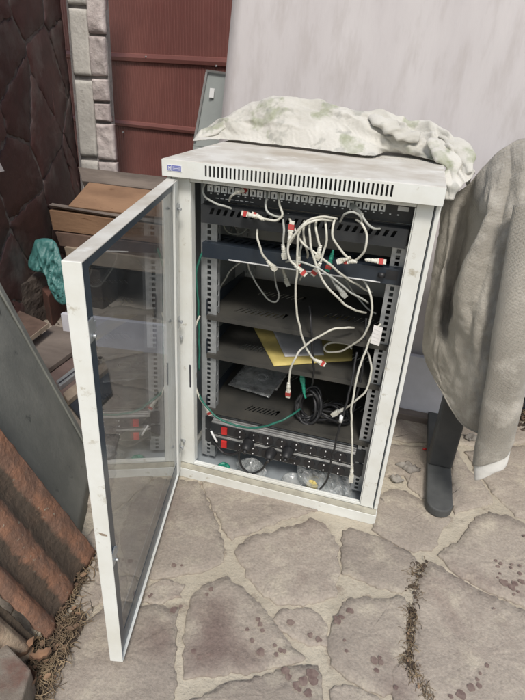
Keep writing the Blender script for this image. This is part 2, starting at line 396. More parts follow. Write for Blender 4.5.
def wob(poly, amp, seed, step=.012):
    out = []; n = len(poly)
    for i in range(n):
        a, b = poly[i], poly[(i+1) % n]; k = max(1, int((b-a).length/step))
        for j in range(k):
            p = a.lerp(b, j/k); out.append(p+Vector((N3(p, 22, seed), N3(p, 22, seed+31), 0))*amp+Vector((N3(p, 75, seed+3), N3(p, 75, seed+17), 0))*amp*.8)
    return out
def kernel(poly):
    g0 = sum(poly, Vector())/len(poly); best = None; n = len(poly); area = sum(poly[i-1].x*poly[i].y-poly[i].x*poly[i-1].y for i in range(n)); sg = 1 if area > 0 else -1
    x0 = min(p.x for p in poly); x1 = max(p.x for p in poly); y0 = min(p.y for p in poly); y1 = max(p.y for p in poly)
    for a in range(15):
        for b in range(15):
            c = Vector((x0+(x1-x0)*(a+.5)/15, y0+(y1-y0)*(b+.5)/15, 0)); k = min(sg*((poly[i]-poly[i-1]).cross(c-poly[i-1])).z/max(1e-6, (poly[i]-poly[i-1]).length) for i in range(n))
            k -= .15*(c-g0).length
            if best is None or k > best[0]: best = (k, c)
    return best[1]
def add_stone(mb, poly, seed, z=ZS):
    c = sum(poly, Vector())/len(poly); poly = [p+(p-c).normalized()*.008 for p in poly]; kc = kernel(poly)
    P = wob(poly, .008, seed, .006); n = len(P); c = kc
    tilt = (random.uniform(-.004, .004), random.uniform(-.004, .004))
    def top(p, dz):
        return Vector((p.x, p.y, z+dz+(p.x-c.x)*tilt[0]*3+(p.y-c.y)*tilt[1]*3+.0025*N3(p, 9, seed)))
    r0 = [Vector((p.x, p.y, -.004)) for p in P]
    r1 = [top(p, -.0035) for p in P]
    r2 = [top(p+(c-p).normalized()*min(.0022, (c-p).length*.1), 0) for p in P]
    rs = [r0, r1, r2]
    for s in (.8, .6, .4, .2):
        rs.append([top(c+(p-c)*s, .001*N3(p, 30, seed+s)) for p in r2])
    vs = [v for r in rs for v in r]+[top(c, 0)]
    fs = [(k*n+i, k*n+(i+1) % n, (k+1)*n+(i+1) % n, (k+1)*n+i) for k in range(len(rs)-1) for i in range(n)]
    k = len(rs)-1; fs += [(k*n+i, k*n+(i+1) % n, len(vs)-1) for i in range(n)]
    mb.add(vs, fs, 0, True)
pav = MB(); traced = []
for i, s in enumerate(STONES):
    P = [atz(x, y, 0) for x, y in s]
    P = [Vector((p.x, p.y, 0)) for p in P]; traced.append(P); add_stone(pav, P, i*3.7)
def inside(p, poly):
    c = False; n = len(poly)
    for i in range(n):
        a, b = poly[i], poly[i-1]
        if (a.y > p.y) != (b.y > p.y) and p.x < (b.x-a.x)*(p.y-a.y)/(b.y-a.y)+a.x: c = not c
    return c
def vcell(site, others, bound):
    poly = bound[:]
    for q in others:
        mid = (site+q)/2; d = q-site; out = []
        for i in range(len(poly)):
            a, b = poly[i], poly[(i+1) % len(poly)]; da = (a-mid).dot(d); db = (b-mid).dot(d)
            if da <= 0: out.append(a)
            if da*db < 0: out.append(a.lerp(b, da/(da-db)))
        poly = out
        if len(poly) < 3: return []
    return poly
tall = [p for P in traced for p in P]
zone = [Vector((p.x, p.y, 0)) for p in (atz(110, 484), atz(376, 524), atz(380, 418), atz(560, 412), atz(600, 720), atz(40, 740), atz(84, 545), atz(112, 500))]
sites = []
for ix in range(-9, 12):
    for iy in range(-7, 12):
        sites.append(Vector(((ix+random.uniform(-.33, .33))*.30, (iy+random.uniform(-.33, .33))*.30, 0)))
for i, s in enumerate(sites):
    near = [q for q in sites if q is not s and (q-s).length < 1.0]
    c = vcell(s, near, [s+Vector((a, b, 0)) for a, b in ((-.6, -.6), (.6, -.6), (.6, .6), (-.6, .6))])
    if len(c) < 3: continue
    cc = sum(c, Vector())/len(c); c = [p+(cc-p).normalized()*.013 for p in c]
    if any(inside(p, zone) for p in c) or inside(cc, zone) or any(inside(t, c) for t in tall): continue
    add_stone(pav, c, 100+i*1.3, .005)
tag(pav.build('flagstone_paving', FLAG), kind='structure')

# dark red drops on the paving
st = MB()
SP = [(174,613,4),(181,609,2),(150,599,2),(211,592,3),(207,597,2),(247,632,2.4),(252,643,2.8),(260,655,3.6),(258,622,3),(260,627,3),(262,633,2.5),(275,648,2),(280,653,2.5),(276,657,2.5),(284,654,2.5),(261,655,4),(290,625,4.2),(310,638,3),(318,642,3.4),(337,624,4),(342,620,2.6),(339,619,2),(349,613,3.8),(351,614,3),(335,620,2.5),(346,654,2),(344,643,1.6),
 (285,673,4.5),(288,679,3.5),(296,688,4),(303,684,5),(311,676,6),(313,683,4.5),(308,696,4),(299,692,2.5),(374,663,4.2),(380,665,3),(376,673,2.6),(379,660,2),(395,690,2.5),
 (486,668,2.5),(479,676,1.8),(470,690,4.2),(478,688,3),(476,682,2),(460,697,5),(450,699,2.5),(497,580,1.6),(495,563,2),(500,566,2.6),(497,569,2.4),(511,567,1.8),(519,568,2),(510,570,2),(499,576,1.8),(503,585,5.5),(510,589,5),(514,586,4),(519,576,2.6),(521,584,4),(517,594,2),(523,538,2.4),(513,597,2),(493,611,1.6),(174,568,3),(182,568,1.6),(152,597,1.6),(194,654,3),(200,660,2.6),(209,657,2)]
for x, y, r in SP:
    c = atz(x, y, 0); rr = r*.00195; n = 18; sd = random.uniform(0, 50)
    vs = [Vector((c.x, c.y, ZS+.0042))]
    for k in range(n):
        a = 2*math.pi*k/n; q = rr*(1+.45*mn.noise(Vector((math.cos(a)*1.3+sd, math.sin(a)*1.3, sd))))
        vs.append(Vector((c.x+math.cos(a)*q, c.y+math.sin(a)*q, ZS+.0036)))
    st.add(vs, [(0, 1+k, 1+(k+1) % n) for k in range(n)], 0, True)
tag(st.build('dried_stains', STAIN), 'dark reddish brown dried drops spattered over the flagstones', 'stain', kind='stuff')

# ------------------------------------------------------------------ the rack
W = .60; D = .50; ZB = .868; ZT = .904
rack = thing('server_rack', (.30, .25, 0), 'small white network cabinet with open glass door, filled with shelves and patch cords', 'server rack')
# plinth
mb = MB(); mb.box(0, W, 0, .020, .0, .034); mb.box(0, .02, .0205, D, 0, .034); mb.box(W-.02, W, .0205, D, 0, .034); mb.box(.0205, W-.0205, D-.02, D, 0, .034)
mb.build('plinth', WHITE, rack, .0015)
mb = MB(); mb.box(.002, W-.002, .001, .022, .0345, .037); mb.build('threshold', LEDGE, rack)
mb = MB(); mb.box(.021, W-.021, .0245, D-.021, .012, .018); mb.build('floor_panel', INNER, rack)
# front frame around the opening
mb = MB(); y0, y1 = .022, .028
mb.box(.010, .0545, y0, y1, .0375, ZB-.001); mb.box(.0555-.001, .0575, y0, .045, .046, ZB-.013)
mb.box(.5525, .5865, y0, y1, .0375, ZB-.001); mb.box(.5495, .552, y0, .045, .046, ZB-.013)
mb.box(.055, .552, y0, y1, ZB-.012, ZB-.001); mb.box(.055, .552, y0, y1, .0375, .046)
mb.box(.055, .552, y1+.0005, .034, .0375, .0465)
mb.build('front_frame', WHITE, rack, .0012)
for x0, x1 in ((0, .008), (.5905, .6)):
    mb = MB(); mb.box(x0, x1, y0-.0015, D-.002, .0375, ZB-.001)
    mb.build('side_panel', WHITE, rack, .0015)
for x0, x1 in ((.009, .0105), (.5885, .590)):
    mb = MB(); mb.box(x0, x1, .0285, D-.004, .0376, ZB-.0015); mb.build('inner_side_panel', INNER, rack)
mb = MB(); mb.box(.012, .588, D-.014, D-.004, .0376, ZB-.002); mb.build('back_panel', BACKP, rack)
mb = MB(); mb.box(.20, .262, D-.0155, D-.0145, .60, .64); mb.build('inner_label', PAPER, rack)
mb = MB(); mb.box(.165, .235, D-.0157, D-.0147, .645, .650); mb.build('back_slot', INK, rack)
# lid with a row of vent slots
mb = MB(); NS = 44; xs0, xs1 = .0935, .5085; pt = (xs1-xs0)/NS; sw = pt*.48
mb.box(-.001, xs0, -.002, .0005, ZB, ZT-.001); mb.box(xs1, .601, -.002, .0005, ZB, ZT-.001)
mb.box(xs0, xs1, -.002, .0005, ZB, .8755); mb.box(xs0, xs1, -.002, .0005, .8985, ZT-.001)
for i in range(NS):
    a = xs0+i*pt; mb.box(a+sw/2 if i else a, a+pt-sw/2 if i < NS-1 else a+pt, -.002, .0005, .8755, .8985)
    if i < NS-1:
        pass
mb.box(-.001, .0015, .0005, D, ZB, ZT-.001); mb.box(.5985, .601, .0005, D, ZB, ZT-.001); mb.box(.0015, .5985, D-.003, D, ZB, ZT-.001)
lid = mb.build('lid', WHITE, rack)
mb = MB()
mb.add([(-.001,-.002,ZT-.001),(.601,-.002,ZT-.001),(.5985,.001,ZT+.0005),(.0015,.001,ZT+.0005),(.5985,D-.002,ZT+.0005),(.0015,D-.002,ZT+.0005),(-.001,D,ZT-.001),(.601,D,ZT-.001),
        (-.001,-.002,ZT-.003),(.601,-.002,ZT-.003),(.601,D,ZT-.003),(-.001,D,ZT-.003)],
       [(0,1,2,3),(3,2,4,5),(5,4,7,6),(1,7,4,2),(0,3,5,6),(8,11,10,9)])
mb.build('lid_top', DUSTY, rack)
mb = MB(); mb.box(.002, .598, .014, .0155, ZB+.0005, ZT-.0035); mb.box(.002, .598, .0156, D-.004, ZB+.0005, ZB+.0015); mb.build('lid_interior', BLACKM, rack)
# top vents near the rear right: short raised louvres
mb = MB()
for i in range(16): mb.box(.395+i*.0095, .399+i*.0095, .335, .350, ZT+.0004, ZT+.0017)
mb.build('top_louvre', DUSTY, rack)
# badge
mb = MB(); mb.box(.012, .047, -.0030, -.0021, .8795, .8935); bd = mb.build('badge', DOT, rack)
mb = MB(); mb.box(.0135, .0225, -.0037, -.0031, .8810, .8920); mb.box(.0245, .0455, -.0037, -.0031, .8810, .8922); b2 = mb.build('badge_print', BLUE, bd); b2.location = (0, 0, 0)
mb = MB(); mb.box(.0160, .0172, -.0042, -.0038, .8830, .8900); mb.box(.0172, .0200, -.0042, -.0038, .8858, .8870); mb.box(.0200, .0212, -.0042, -.0038, .8830, .8900)
for k in range(3): mb.box(.0262, .0440, -.0042, -.0038, .8832+k*.0028, .8840+k*.0028)
b3 = mb.build('badge_print', DOT, bd); b3.location = (0, 0, 0)
# latch slot, hinges on left flange
mb = MB(); mb.box(.0463, .0502, .0205, .0221, .345-.035, .345+.035); k_ = mb.build('latch_plate', INK, rack)
for z in (.80, .46, .12):
    mb = MB(); mb.tube([(.012, .019, z-.018), (.012, .019, z+.018)], .004, 10, sub=1); mb.box(.012, .030, .0195, .0215, z-.004, z+.004)
    mb.tube([(.028, .014, z-.005), (.028, .014, z+.006)], .0035, 8, sub=1)
    mb.build('hinge', ZINC, rack, .0005)
# mounting rails with square holes
def rail(x0, x1, xh, y, side, marks=False):
    mb = MB(); zb, zt = .04, .856; h = .0047; pitch = .01482
    mb.box(x0, xh-h, y, y+.002, zb, zt); mb.box(xh+h, x1, y, y+.002, zb, zt)
    z = zb
    k = 0
    while z+pitch < zt:
        mb.box(xh-h, xh+h, y, y+.002, z, z+pitch-.0095); z += pitch; k += 1
    mb.box(xh-h, xh+h, y, y+.002, z, zt)
    ex = x1 if side > 0 else x0-.002
    mb.box(ex, ex+.002, y, y+.035, zb, zt)
    ix = x0-.002 if side > 0 else x1
    # inner flange with its own row of slots
    fl = MB(); 
    mb.box(ix, ix+.002, y, y+.006, zb, zt); mb.box(ix, ix+.002, y+.016, y+.024, zb, zt)
    z = zb
    while z+.03 < zt:
        mb.box(ix, ix+.002, y+.006, y+.016, z, z+.014); z += .03
    o = mb.build('mounting_rail', ZINC, rack)
    if marks:
        mk = MB(); z = zb+.01; u = 0
        xm = x1-.010 if side > 0 else x0+.010
        while z < zt-.01:
            mk.box(xm-.003, xm+.001, y-.0006, y-.0001, z, z+.0012)
            if u % 3 == 0:
                mk.box(xm-.004, xm-.0025, y-.0006, y-.0001, z+.004, z+.011); mk.box(xm-.001, xm+.003, y-.0006, y-.0001, z+.004, z+.0055); mk.box(xm-.001, xm+.0, y-.0006, y-.0001, z+.0055, z+.011); mk.box(xm+.001, xm+.003, y-.0006, y-.0001, z+.0095, z+.011)
            z += pitch; u += 1
        q = mk.build('rail_marking', INK, o); q.location = (0, 0, 0)
    return o
rail(.0615, .100, .081, .075, -1); rail(.520, .566, .533, .075, 1, True)
rail(.068, .100, .081, .40, -1); rail(.520, .550, .539, .40, 1)
for z in (.05, .45, .84):
    for xa in (.055, .567):
        mb = MB(); mb.box(xa, xa+.005, .085, .45, z, z+.022); mb.build('rail_bracket', ZINC, rack)

# 24 port patch panel
YP = .068
mb = MB(); mb.box(.071, .551, YP, YP+.0065, .8105, .8545)
pp = mb.build('patch_panel', BLACKM, rack, .0006)
lx0, lx1 = .088, .478
for i in range(24):
    x = lx0+(lx1-lx0)*i/23+.0015*(i//6); z = .8385
    mb = MB(); a = .0066; b_ = .0074
    mb.box(x-a, x-a+.0024, YP-.006, YP-.0003, z-b_, z+b_); mb.box(x+a-.0024, x+a, YP-.004, YP-.0003, z-b_, z+b_)
    mb.box(x-a+.0028, x+a-.0028, YP-.004, YP-.0003, z+b_-.0040, z+b_); mb.box(x-.0022, x+.0022, YP-.0035, YP-.0003, z-b_, z-b_+.003)
    for k in (-1, 1): mb.box(x+k*.0034-.0015, x+k*.0034+.0015, YP-.0033, YP-.0003, z-b_, z+b_-.0016)
    q = mb.build('port', PORT, pp); q.location = (0, 0, 0)
mb = MB()
for i in range(26):
    x = lx0+(lx1-lx0)*i/23+.0015*(i//6); mb.box(x-.002, x+.002, YP-.0008, YP-.0001, .8255, .8280)
mb.box(.515, .538, YP-.0008, YP-.0001, .836, .845)
for i in range(8): mb.box(.10+i*.012, .108+i*.012, YP-.0008, YP-.0001, .8165, .8180)
q = mb.build('port_number', DOT, pp); q.location = (0, 0, 0)

def slotted(mb, p0, ux, uy, un_, w, h, n, a0, a1, sl, wid, th, margin=.02):
    """plate from p0 spanned by ux*w and uy*h, with n slanted slots between heights a0..a1"""
    p0 = Vector(p0); ux = Vector(ux); uy = Vector(uy); un_ = Vector(un_)
    P = lambda u, v: p0+ux*u+uy*v
    def quad(a, b, c, d): mb.prism([P(*a), P(*b), P(*c), P(*d)], un_*th)
    quad((0, 0), (w, 0), (w, a0), (0, a0)); quad((0, a1), (w, a1), (w, h), (0, h))
    step = (w-2*margin)/n; s = sl
    quad((0, a0), (margin, a0), (margin+s, a1), (0, a1))
    for i in range(n):
        u = margin+i*step
        quad((u+wid, a0), (u+step, a0), (u+step+s, a1), (u+wid+s, a1))
    u = margin+n*step; quad((u, a0), (w, a0), (w, a1), (u+s, a1))
# cable manager 1: flat slotted cover on a channel
mb = MB(); slotted(mb, (.076, .036, .764), (1, 0, 0), (0, 0, 1), (0, 1, 0), .470, .042, 26, .022, .036, .006, .008, .0015)
mb.box(.076, .546, .0376, .067, .764, .7655); mb.box(.076, .546, .0376, .067, .8045, .806)
mb.box(.071, .551, .0675, .0695, .762, .808)
mb.build('cable_manager', BLACKM, rack)
# cable manager 2: deep duct whose top has slots
mb = MB(); slotted(mb, (.078, .056, .7095), (1, 0, 0), (0, 1, 0), (0, 0, 1), .468, .085, 22, .03, .062, .010, .0095, .0015)
mb.box(.078, .546, .0545, .0558, .674, .711); mb.box(.078, .546, .0559, .14, .674, .6755); mb.box(.078, .546, .1412, .1425, .674, .711)
mb.box(.071, .078, .0545, .0745, .674, .711); mb.box(.546, .551, .0545, .0745, .674, .711)
cm = mb.build('cable_manager', NAVY, rack, .0004)
mb = MB(); mb.box(.140, .505, .0532, .0543, .6750, .6778); q = mb.build('edge_highlight', DOT, cm); q.location = (0, 0, 0)  # thin white strip standing in for the highlight on the duct's lower front edge
mb = MB(); mb.tube([(.505, .05, .700), (.5055, .048, .690)], .008, 12, sub=1); mb.box(.514, .540, .0535, .0544, .686, .707); q = mb.build('cage_nut', BLK, cm); q.location = (0, 0, 0)
# shelves
def shelf(z, yb, rows):
    mb = MB(); x0, x1 = .078, .546; y = .068
    ys = y
    for (a, b, n, wid, xs, xe) in rows:
        # three blocks: solid left, slotted middle, solid right
        mb.box(x0, x1, ys, y+a, z, z+.0016) if y+a > ys+1e-5 else None
        mb.box(x0, xs, y+a, y+b, z, z+.0016); mb.box(xe, x1, y+a, y+b, z, z+.0016)
        slotted(mb, (xs, y+a, z), (1, 0, 0), (0, 1, 0), (0, 0, 1), xe-xs, b-a, n, .0005, b-a-.0005, .016, wid, .0016, .006)
        ys = y+b
    mb.box(x0, x1, ys, yb, z, z+.0016)
    mb.box(x0, x1, y-.0016, y-.0001, z-.011, z+.0016)
    o = mb.build('shelf', SHELF, rack)
    for xa, xb in ((x0-.0018, x0-.0002), (x1+.0002, x1+.0018)):
        mb = MB(); mb.add([(xa, y, z), (xa, yb, z), (xa, yb, z+.020), (xa, y+.02, z+.044), (xa, y, z+.044), (xb, y, z), (xb, yb, z), (xb, yb, z+.020), (xb, y+.02, z+.044), (xb, y, z+.044)],
               [(0, 1, 2, 3, 4), (9, 8, 7, 6, 5), (0, 5, 6, 1), (1, 6, 7, 2), (2, 7, 8, 3), (3, 8, 9, 4), (4, 9, 5, 0)])
        q = mb.build('shelf_bracket', NAVY, o); q.location = (0, 0, 0)
R3 = lambda n, w: [(.03, .07, n, w, .16, .30), (.11, .15, n, w, .12, .26), (.19, .23, n, w, .33, .50)]
shelf(.512, .385, [(.05, .085, 9, .005, .13, .27), (.11, .145, 9, .005, .36, .52), (.19, .225, 9, .005, .15, .29)])
shelf(.397, .385, [(.06, .095, 9, .005, .14, .25), (.115, .15, 10, .005, .38, .53), (.20, .235, 9, .005, .15, .29)])
shelf(.216, .400, [(.030, .060, 8, .006, .175, .275), (.14, .175, 9, .005, .38, .52), (.24, .27, 9, .005, .15, .29)])
# power strips
def pdu(z, nsock, plugs=()):
    mb = MB(); x0, x1 = .098, .516; ya, yb = .052, .096
    mb.box(x0, x1, ya+.0016, yb, z, z+.0385)
    o = mb.build('power_strip', ALU, rack, .001)
    mb = MB()
    for k in range(4): mb.box(x0, x1, ya+.006+k*.010, ya+.0095+k*.010, z+.0386, z+.0400)
    q = mb.build('housing_ridge', ALU, o); q.location = (0, 0, 0)
    mb = MB(); mb.box(x0, x1, ya, ya+.0015, z+.003, z+.0355); q = mb.build('face', BLACKM, o); q.location = (0, 0, 0)
    for ea, eb in ((x0-.026, x0-.0005), (x1+.0005, x1+.026)):
        mb = MB(); mb.box(ea, eb, .072, .0745, z-.002, z+.040); q = mb.build('mounting_ear', BLACKM, o); q.location = (0, 0, 0)
    mb = MB(); mb.box(.131, .148, ya-.006, ya-.0002, z+.0065, z+.031); q = mb.build('switch', REDP, o, .001); q.location = (0, 0, 0)
    for i in range(nsock):
        x = .187+i*.0415
        mb = MB(); mb.tube([(x, ya-.0022, z+.019), (x, ya-.0002, z+.019)], .0165, 20, sub=1); q = mb.build('socket', ADAPT, o); q.location = (0, 0, 0)
        mb = MB()
        for dz in (-.009, .009): mb.tube([(x, ya-.0042, z+.019+dz), (x, ya-.0024, z+.019+dz)], .0018, 8, sub=1)
        q = mb.build('socket_contact', DOT, o); q.location = (0, 0, 0)
    return o
pdu(.146, 8); pdu(.098, 8)

# open door, hinged on the left, swung out towards the camera and hanging slightly out of true
DW = .58; th = R(77)
dl = bpy.data.objects.new('door', None); COL.objects.link(dl); dl.parent = rack
dz0, dz1 = .03, .862; t = .026
# local frame: x along the width from the hinge, y thickness (0 outer .. t inner), z up; origin at the hinge top
def dpart(mb, name, m, bevel=0, parent=None):
    o = mb.build(name, m, None, bevel); o.parent = parent or dl; return o
H = dz1-dz0; fw = .034
mb = MB()
mb.box(DW-.0022, DW, 0, t, -H, 0); mb.box(DW-fw, DW-.0024, 0, .002, -H, 0)
mb.build('x', WHITE) if 0 else None
fr = dpart(mb, 'frame', WHITE, .0012)
mb = MB(); mb.box(0, .0022, 0, t, -H, 0); mb.box(.0024, fw, 0, .002, -H, 0); mb.box(.0024, fw, .020, t, -H, 0); dpart(mb, 'frame', WHITE, .001)
mb = MB(); mb.box(.0024, DW-.0024, .0, t, -.0022, 0); mb.box(fw, DW-fw, 0, .002, -fw, -.0024); dpart(mb, 'frame', DUSTY, .0008)
mb = MB(); mb.box(.0024, DW-.0024, .0, t, -H, -H+.0022); mb.box(fw, DW-fw, 0, .002, -H+.0024, -H+fw); dpart(mb, 'frame', WHITE, .0008)
mb = MB(); mb.box(fw-.008, DW-.004, .0165, .0200, -H+.005, -.005); gl = dpart(mb, 'glass_pane', GLASS)
mb = MB(); e = .0203; f_ = .0208; bw = .030
mb.box(DW-.004-bw, DW-.004, e, f_, -H+.005, -.005); mb.box(fw+.001, DW-.0042-bw, e, f_, -.018, -.005); mb.box(fw+.001, DW-.0042-bw, e, f_, -H+.005, -H+.048)
dpart(mb, 'glass_border', SLATE)
for z in (-.085, -.53):
    mb = MB(); mb.box(DW-.026, DW-.008, .0210, .0240, z-.034, z); mb.box(DW-.036, DW-.0262, .0210, .0230, z-.026, z-.010); mb.tube([(DW-.018, .0241, z-.026), (DW-.018, .029, z-.026)], .003, 8, sub=1)
    dpart(mb, 'lock_bracket', ZINC, .0008)
for z in (-.05, -.33, -.73):
    mb = MB(); mb.box(.006, .020, .0265, .0275, z-.03, z); mb.tube([(.013, .0276, z-.012), (.013, .036, z-.012)], .0028, 8, sub=1); mb.tube([(.013, .034, z-.012), (.022, .035, z-.012)], .0028, 8, sub=1)
    dpart(mb, 'hinge_hook', ZINC)
mb = MB(); mb.prism([(DW+.0004, .006, -.470), (DW+.0004, .021, -.474), (DW+.0004, .022, -.478), (DW+.0004, .012, -.477)], (.0004, 0, 0)); dpart(mb, 'scuff', WOODE)
dirv = Vector((math.cos(th), -math.sin(th), 0)); nv = Vector((math.sin(th), math.cos(th), 0))
tilt = .0115/H
zv = (Vector((0, 0, 1))+nv*tilt).normalized(); nv2 = dirv.cross(zv)*-1
nv2 = zv.cross(dirv)
M4 = Matrix((dirv, nv2, zv)).transposed().to_4x4(); M4.translation = Vector((.008, 0.0, dz1))-rack.location
dl.matrix_local = M4

# ------------------------------------------------------------------ things inside the rack
def pl(mb_c, mb_p, mb_b, a, b, boot=True):
    """RJ45 style plug from a (cord side) to b (tip)"""
    d = (b-a); ln = d.length; d.normalize(); up = Vector((0, -1, .3)); s = d.cross(up).normalized(); u = s.cross(d)
    def bar(mb, p, q, w, h):
        vs = [p+s*x*w+u*y*h for x, y in ((-1, -1), (1, -1), (1, 1), (-1, 1))]+[q+s*x*w+u*y*h for x, y in ((-1, -1), (1, -1), (1, 1), (-1, 1))]
        mb.add(vs, [(0, 3, 2, 1), (4, 5, 6, 7)]+[(i, (i+1) % 4, 4+(i+1) % 4, 4+i) for i in range(4)])
    bar(mb_b, a+d*ln*.60, a+d*ln*.84, .0062, .0050)
    bar(mb_p, a+d*ln*.845, b, .0054, .0040)
    bar(mb_p, a+d*ln*.50, a+d*ln*.595, .0058, .0046)
    mb_p.tube([a-d*.004, a+d*ln*.08, a+d*ln*.2, a+d*ln*.5], lambda t: .0038+.0016*t+.0006*math.sin(t*30), 8, sub=5)
def cable(label, pts, plug_a=None, plug_b=None, m=CORD, r=.0027, boot=REDB, plugm=PLUG, group='patch cords hanging in the rack', name='patch_cable', cat='cable'):
    """pts: (px, py, Y). plug_a/b: end points of the plugs at the first / last point"""
    P = [at(*p) for p in pts]
    root = thing(name, P[0], label, cat, group)
    mb = MB(); Q = spline(P, 7)
    for k_2 in range(1, len(Q)-1): Q[k_2] = Q[k_2]+Vector((N3(Q[k_2], 32, 1), 0, N3(Q[k_2], 32, 8)))*.0028
    mb.tube(Q, r, 8, sub=1); mb.build('cord', m, root)
    for k, q in ((0, plug_a), (-1, plug_b)):
        if not q: continue
        tip = at(*q[:3]); red = len(q) > 3 and q[3]
        c, p, b = MB(), MB(), MB(); pl(c, p, b, P[k], tip, True)
        p.build('plug', plugm, root, .0006); b.build('boot', boot if red else plugm, root)
    return root
y = .030
cable('grey patch cord curving from the first port at the upper left corner', [(205,183,.05),(203,190,.04),(206,197,.03),(215,203,.025),(224,206,.03),(233,210,.04)], r=.0026, m=CORDG)
cable('short patch cord with red boot plugged beside the fifth port', [(229,201,.045),(231,196,.03),(237,192,.03)], None, (247,189,.055,1))
cable('patch cord whose two plugs dangle end to end below the upper left ports', [(267,192,.06),(266,203,.03),(268,212,.02),(276,217,.02),(283,216,.03)], m=CORDG)
cable('patch cord looping down from a port to a ribbed red booted plug', [(278,193,.055),(280,205,.03),(282,215,.018),(276,221,.015),(268,220,.015),(263,219,.015)], None, (252,214,.02,1))
cable('loose white plug pointing left under the upper left ports', [(262,220,.012),(258,217.5,.012),(255.5,216.5,.012)], None, (242,213,.02,1))
cable('patch cord arching right to left into an upright plug with red boot', [(337,219,.035),(325,217,.015),(312,219,.005),(300,228,0),(292,240,-.002),(288,246,0),(289,243,-.004)], None, (292.5,221,.008,1))
cable('patch cord dropping from the big arch to a plug with red tip', [(333,221,.035),(320,220,.008),(306,225,-.004),(292,238,-.008),(288,250,-.008),(291,261,-.005),(296,266,0)], None, (306,275,.005,1))
cable('longest patch cord falling from the middle down to the folder shelf', [(318,218,.03),(306,223,.0),(299,234,-.005),(297.5,250,-.005),(297,270,0),(296,290,.005),(297,310,.01),(299,325,.01),(304,343,.02),(311,355,.03),(315,360,.04)], None, (325,364.5,.05,1))
cable('patch cord sweeping diagonally down right across the middle', [(310,219,.035),(309.5,230,.005),(310.5,243,0),(313,257,0),(318,271,0),(327,286,.005),(340,300,.02),(354,310,.05),(366,313,.09)])
cable('short patch cord with white plug hanging in the middle of the bundle', [(316,220,.035),(316.5,230,.01),(318,241,.008),(320,247,.01)], None, (317,260,.012))
cable('patch cord bowing outward at the right of the middle bundle', [(325,219,.035),(326.5,232,.01),(325,246,.006),(322,258,.008),(319.5,264,.01)], None, (313,275,.02,1))
cable('patch cord dropping behind the bundle to a dark red boot', [(304,237,.05),(301,248,.03),(299,257,.03)], None, (297,268,.03,1), m=CORDG)
cable('patch cord curling right from the manager to a white horizontal plug', [(335,220,.035),(332.5,229,.012),(333,239,.008),(338,247,.01),(345,254,.015),(349,258,.02)], None, (337,262,.022))
cable('patch cord looping on the right and coming back to a red booted plug', [(356,220,.04),(362,225,.018),(366.5,236,.01),(366,248,.01),(361,257,.015),(355,261.5,.02)], None, (343,261,.03,1))
cable('grey plug angled down out of a right hand port', [(380,229,.035),(372,228.5,.02),(366,222,.018),(361,214,.025)], None, (352,205.5,.06), m=CORDG, plugm=CORDG)
cable('white plug with red boot resting on the duct at the right', [(365,260,.045),(368,260,.045)], None, (386,262,.05,1), r=.003)
cable('patch cord diving behind the duct from the middle of the bundle', [(304,221,.035),(303,232,.02),(306,246,.02),(308,256,.05),(306,268,.09),(300,280,.12)])
cable('pale cord crossing the bundle low down towards the right rail', [(286,262,.03),(298,262,.0),(312,266,-.002),(330,276,.005),(350,292,.03),(368,303,.07)], m=CORDG, r=.0024)
cable('patch cord with plain plug hanging straight down left of the bundle', [(283,219,.03),(284,232,.012),(283,246,.012)], None, (285,259,.015), m=CORDG)
cable('short cord stub curving up out of the first manager at the right', [(340,222,.034),(345,214,.012),(353,212,.01),(360,217,.014),(362,224,.03)], m=CORDG, r=.0024)
cable('pale cord looping in the dark gap between the two managers at the left', [(224,208,.10),(222,220,.12),(228,232,.14),(240,234,.15),(250,224,.14),(256,212,.10)], m=CORDG, r=.0022)
cable('pale cord sagging across the dark gap between the managers at the right', [(318,214,.09),(326,230,.13),(344,238,.15),(362,232,.14),(374,218,.10)], m=CORDG, r=.0022)
cable('patch cord dropping behind the bundle and under the duct to the right', [(288,214,.05),(294,228,.02),(304,244,.012),(322,258,.01),(338,272,.03),(352,282,.06),(372,292,.10)])
cable('patch cord hanging at the left of the duct to a yellowish plug', [(256,214,.07),(257,226,.045),(258,240,.02),(262,254,.02),(268,262,.03)], None, (276,270,.04))
cable('bright green booted plug hanging near the duct', [(333,250,.03),(332,255,.03)], None, (327.5,271,.035,1), m=GREENP, plugm=GREENP, boot=REDB, group='green cords in the rack')
cable('translucent grey plug drooping under the duct', [(328,270,.06),(332,280,.06),(336.5,286,.06)], None, (346,297,.07), m=CORDG, plugm=CORDG)
cable('thin pale cord making a deep loop over the top shelf', [(218,292,.16),(228,274,.14),(238,264,.12),(246.6,260,.11),(250,271,.12),(259,288,.13),(269,300,.14),(276,302,.14),(279,296,.14),(276,282,.14),(274,263,.13)], m=CORDG, r=.0023)
cable('small yellowish plug hanging at the back over the top shelf', [(282,262,.20),(283,270,.20)], None, (288.5,286,.20), m=CORD, r=.0024)
cable('patch cord bowing down the right side to a small coil on the folder', [(362,278,.08),(369,290,.06),(371.5,306,.05),(368,327,.05),(358,341,.06),(345,349,.08),(333,352.5,.10),(325,350,.11),(326,344.5,.12),(336,342.5,.13),(347,344,.14),(352,349,.14)])
cable('patch cord arching left from the folder shelf to a plug over shelf three', [(354,328,.09),(344,328,.05),(332,330,.03),(317,337,.015),(304,347,.01),(296,357,.005),(290,371,.005),(288.5,384,.01)], None, (288,397,.02,1))
cable('patch cord hanging down the right rail to the bottom', [(381,324,.06),(373,334,.04),(365,352,.03),(359,368,.02),(354,392,.015),(351.5,412,.01),(352,438,.01),(352,468,.015)], None, (351,482,.02))
cable('patch cord curling at the right above shelf three to a yellowish plug', [(366,350,.08),(370,360,.07),(371.5,372,.06),(366,390,.05),(354,402,.05),(344,409,.06)], None, (332,415,.07))
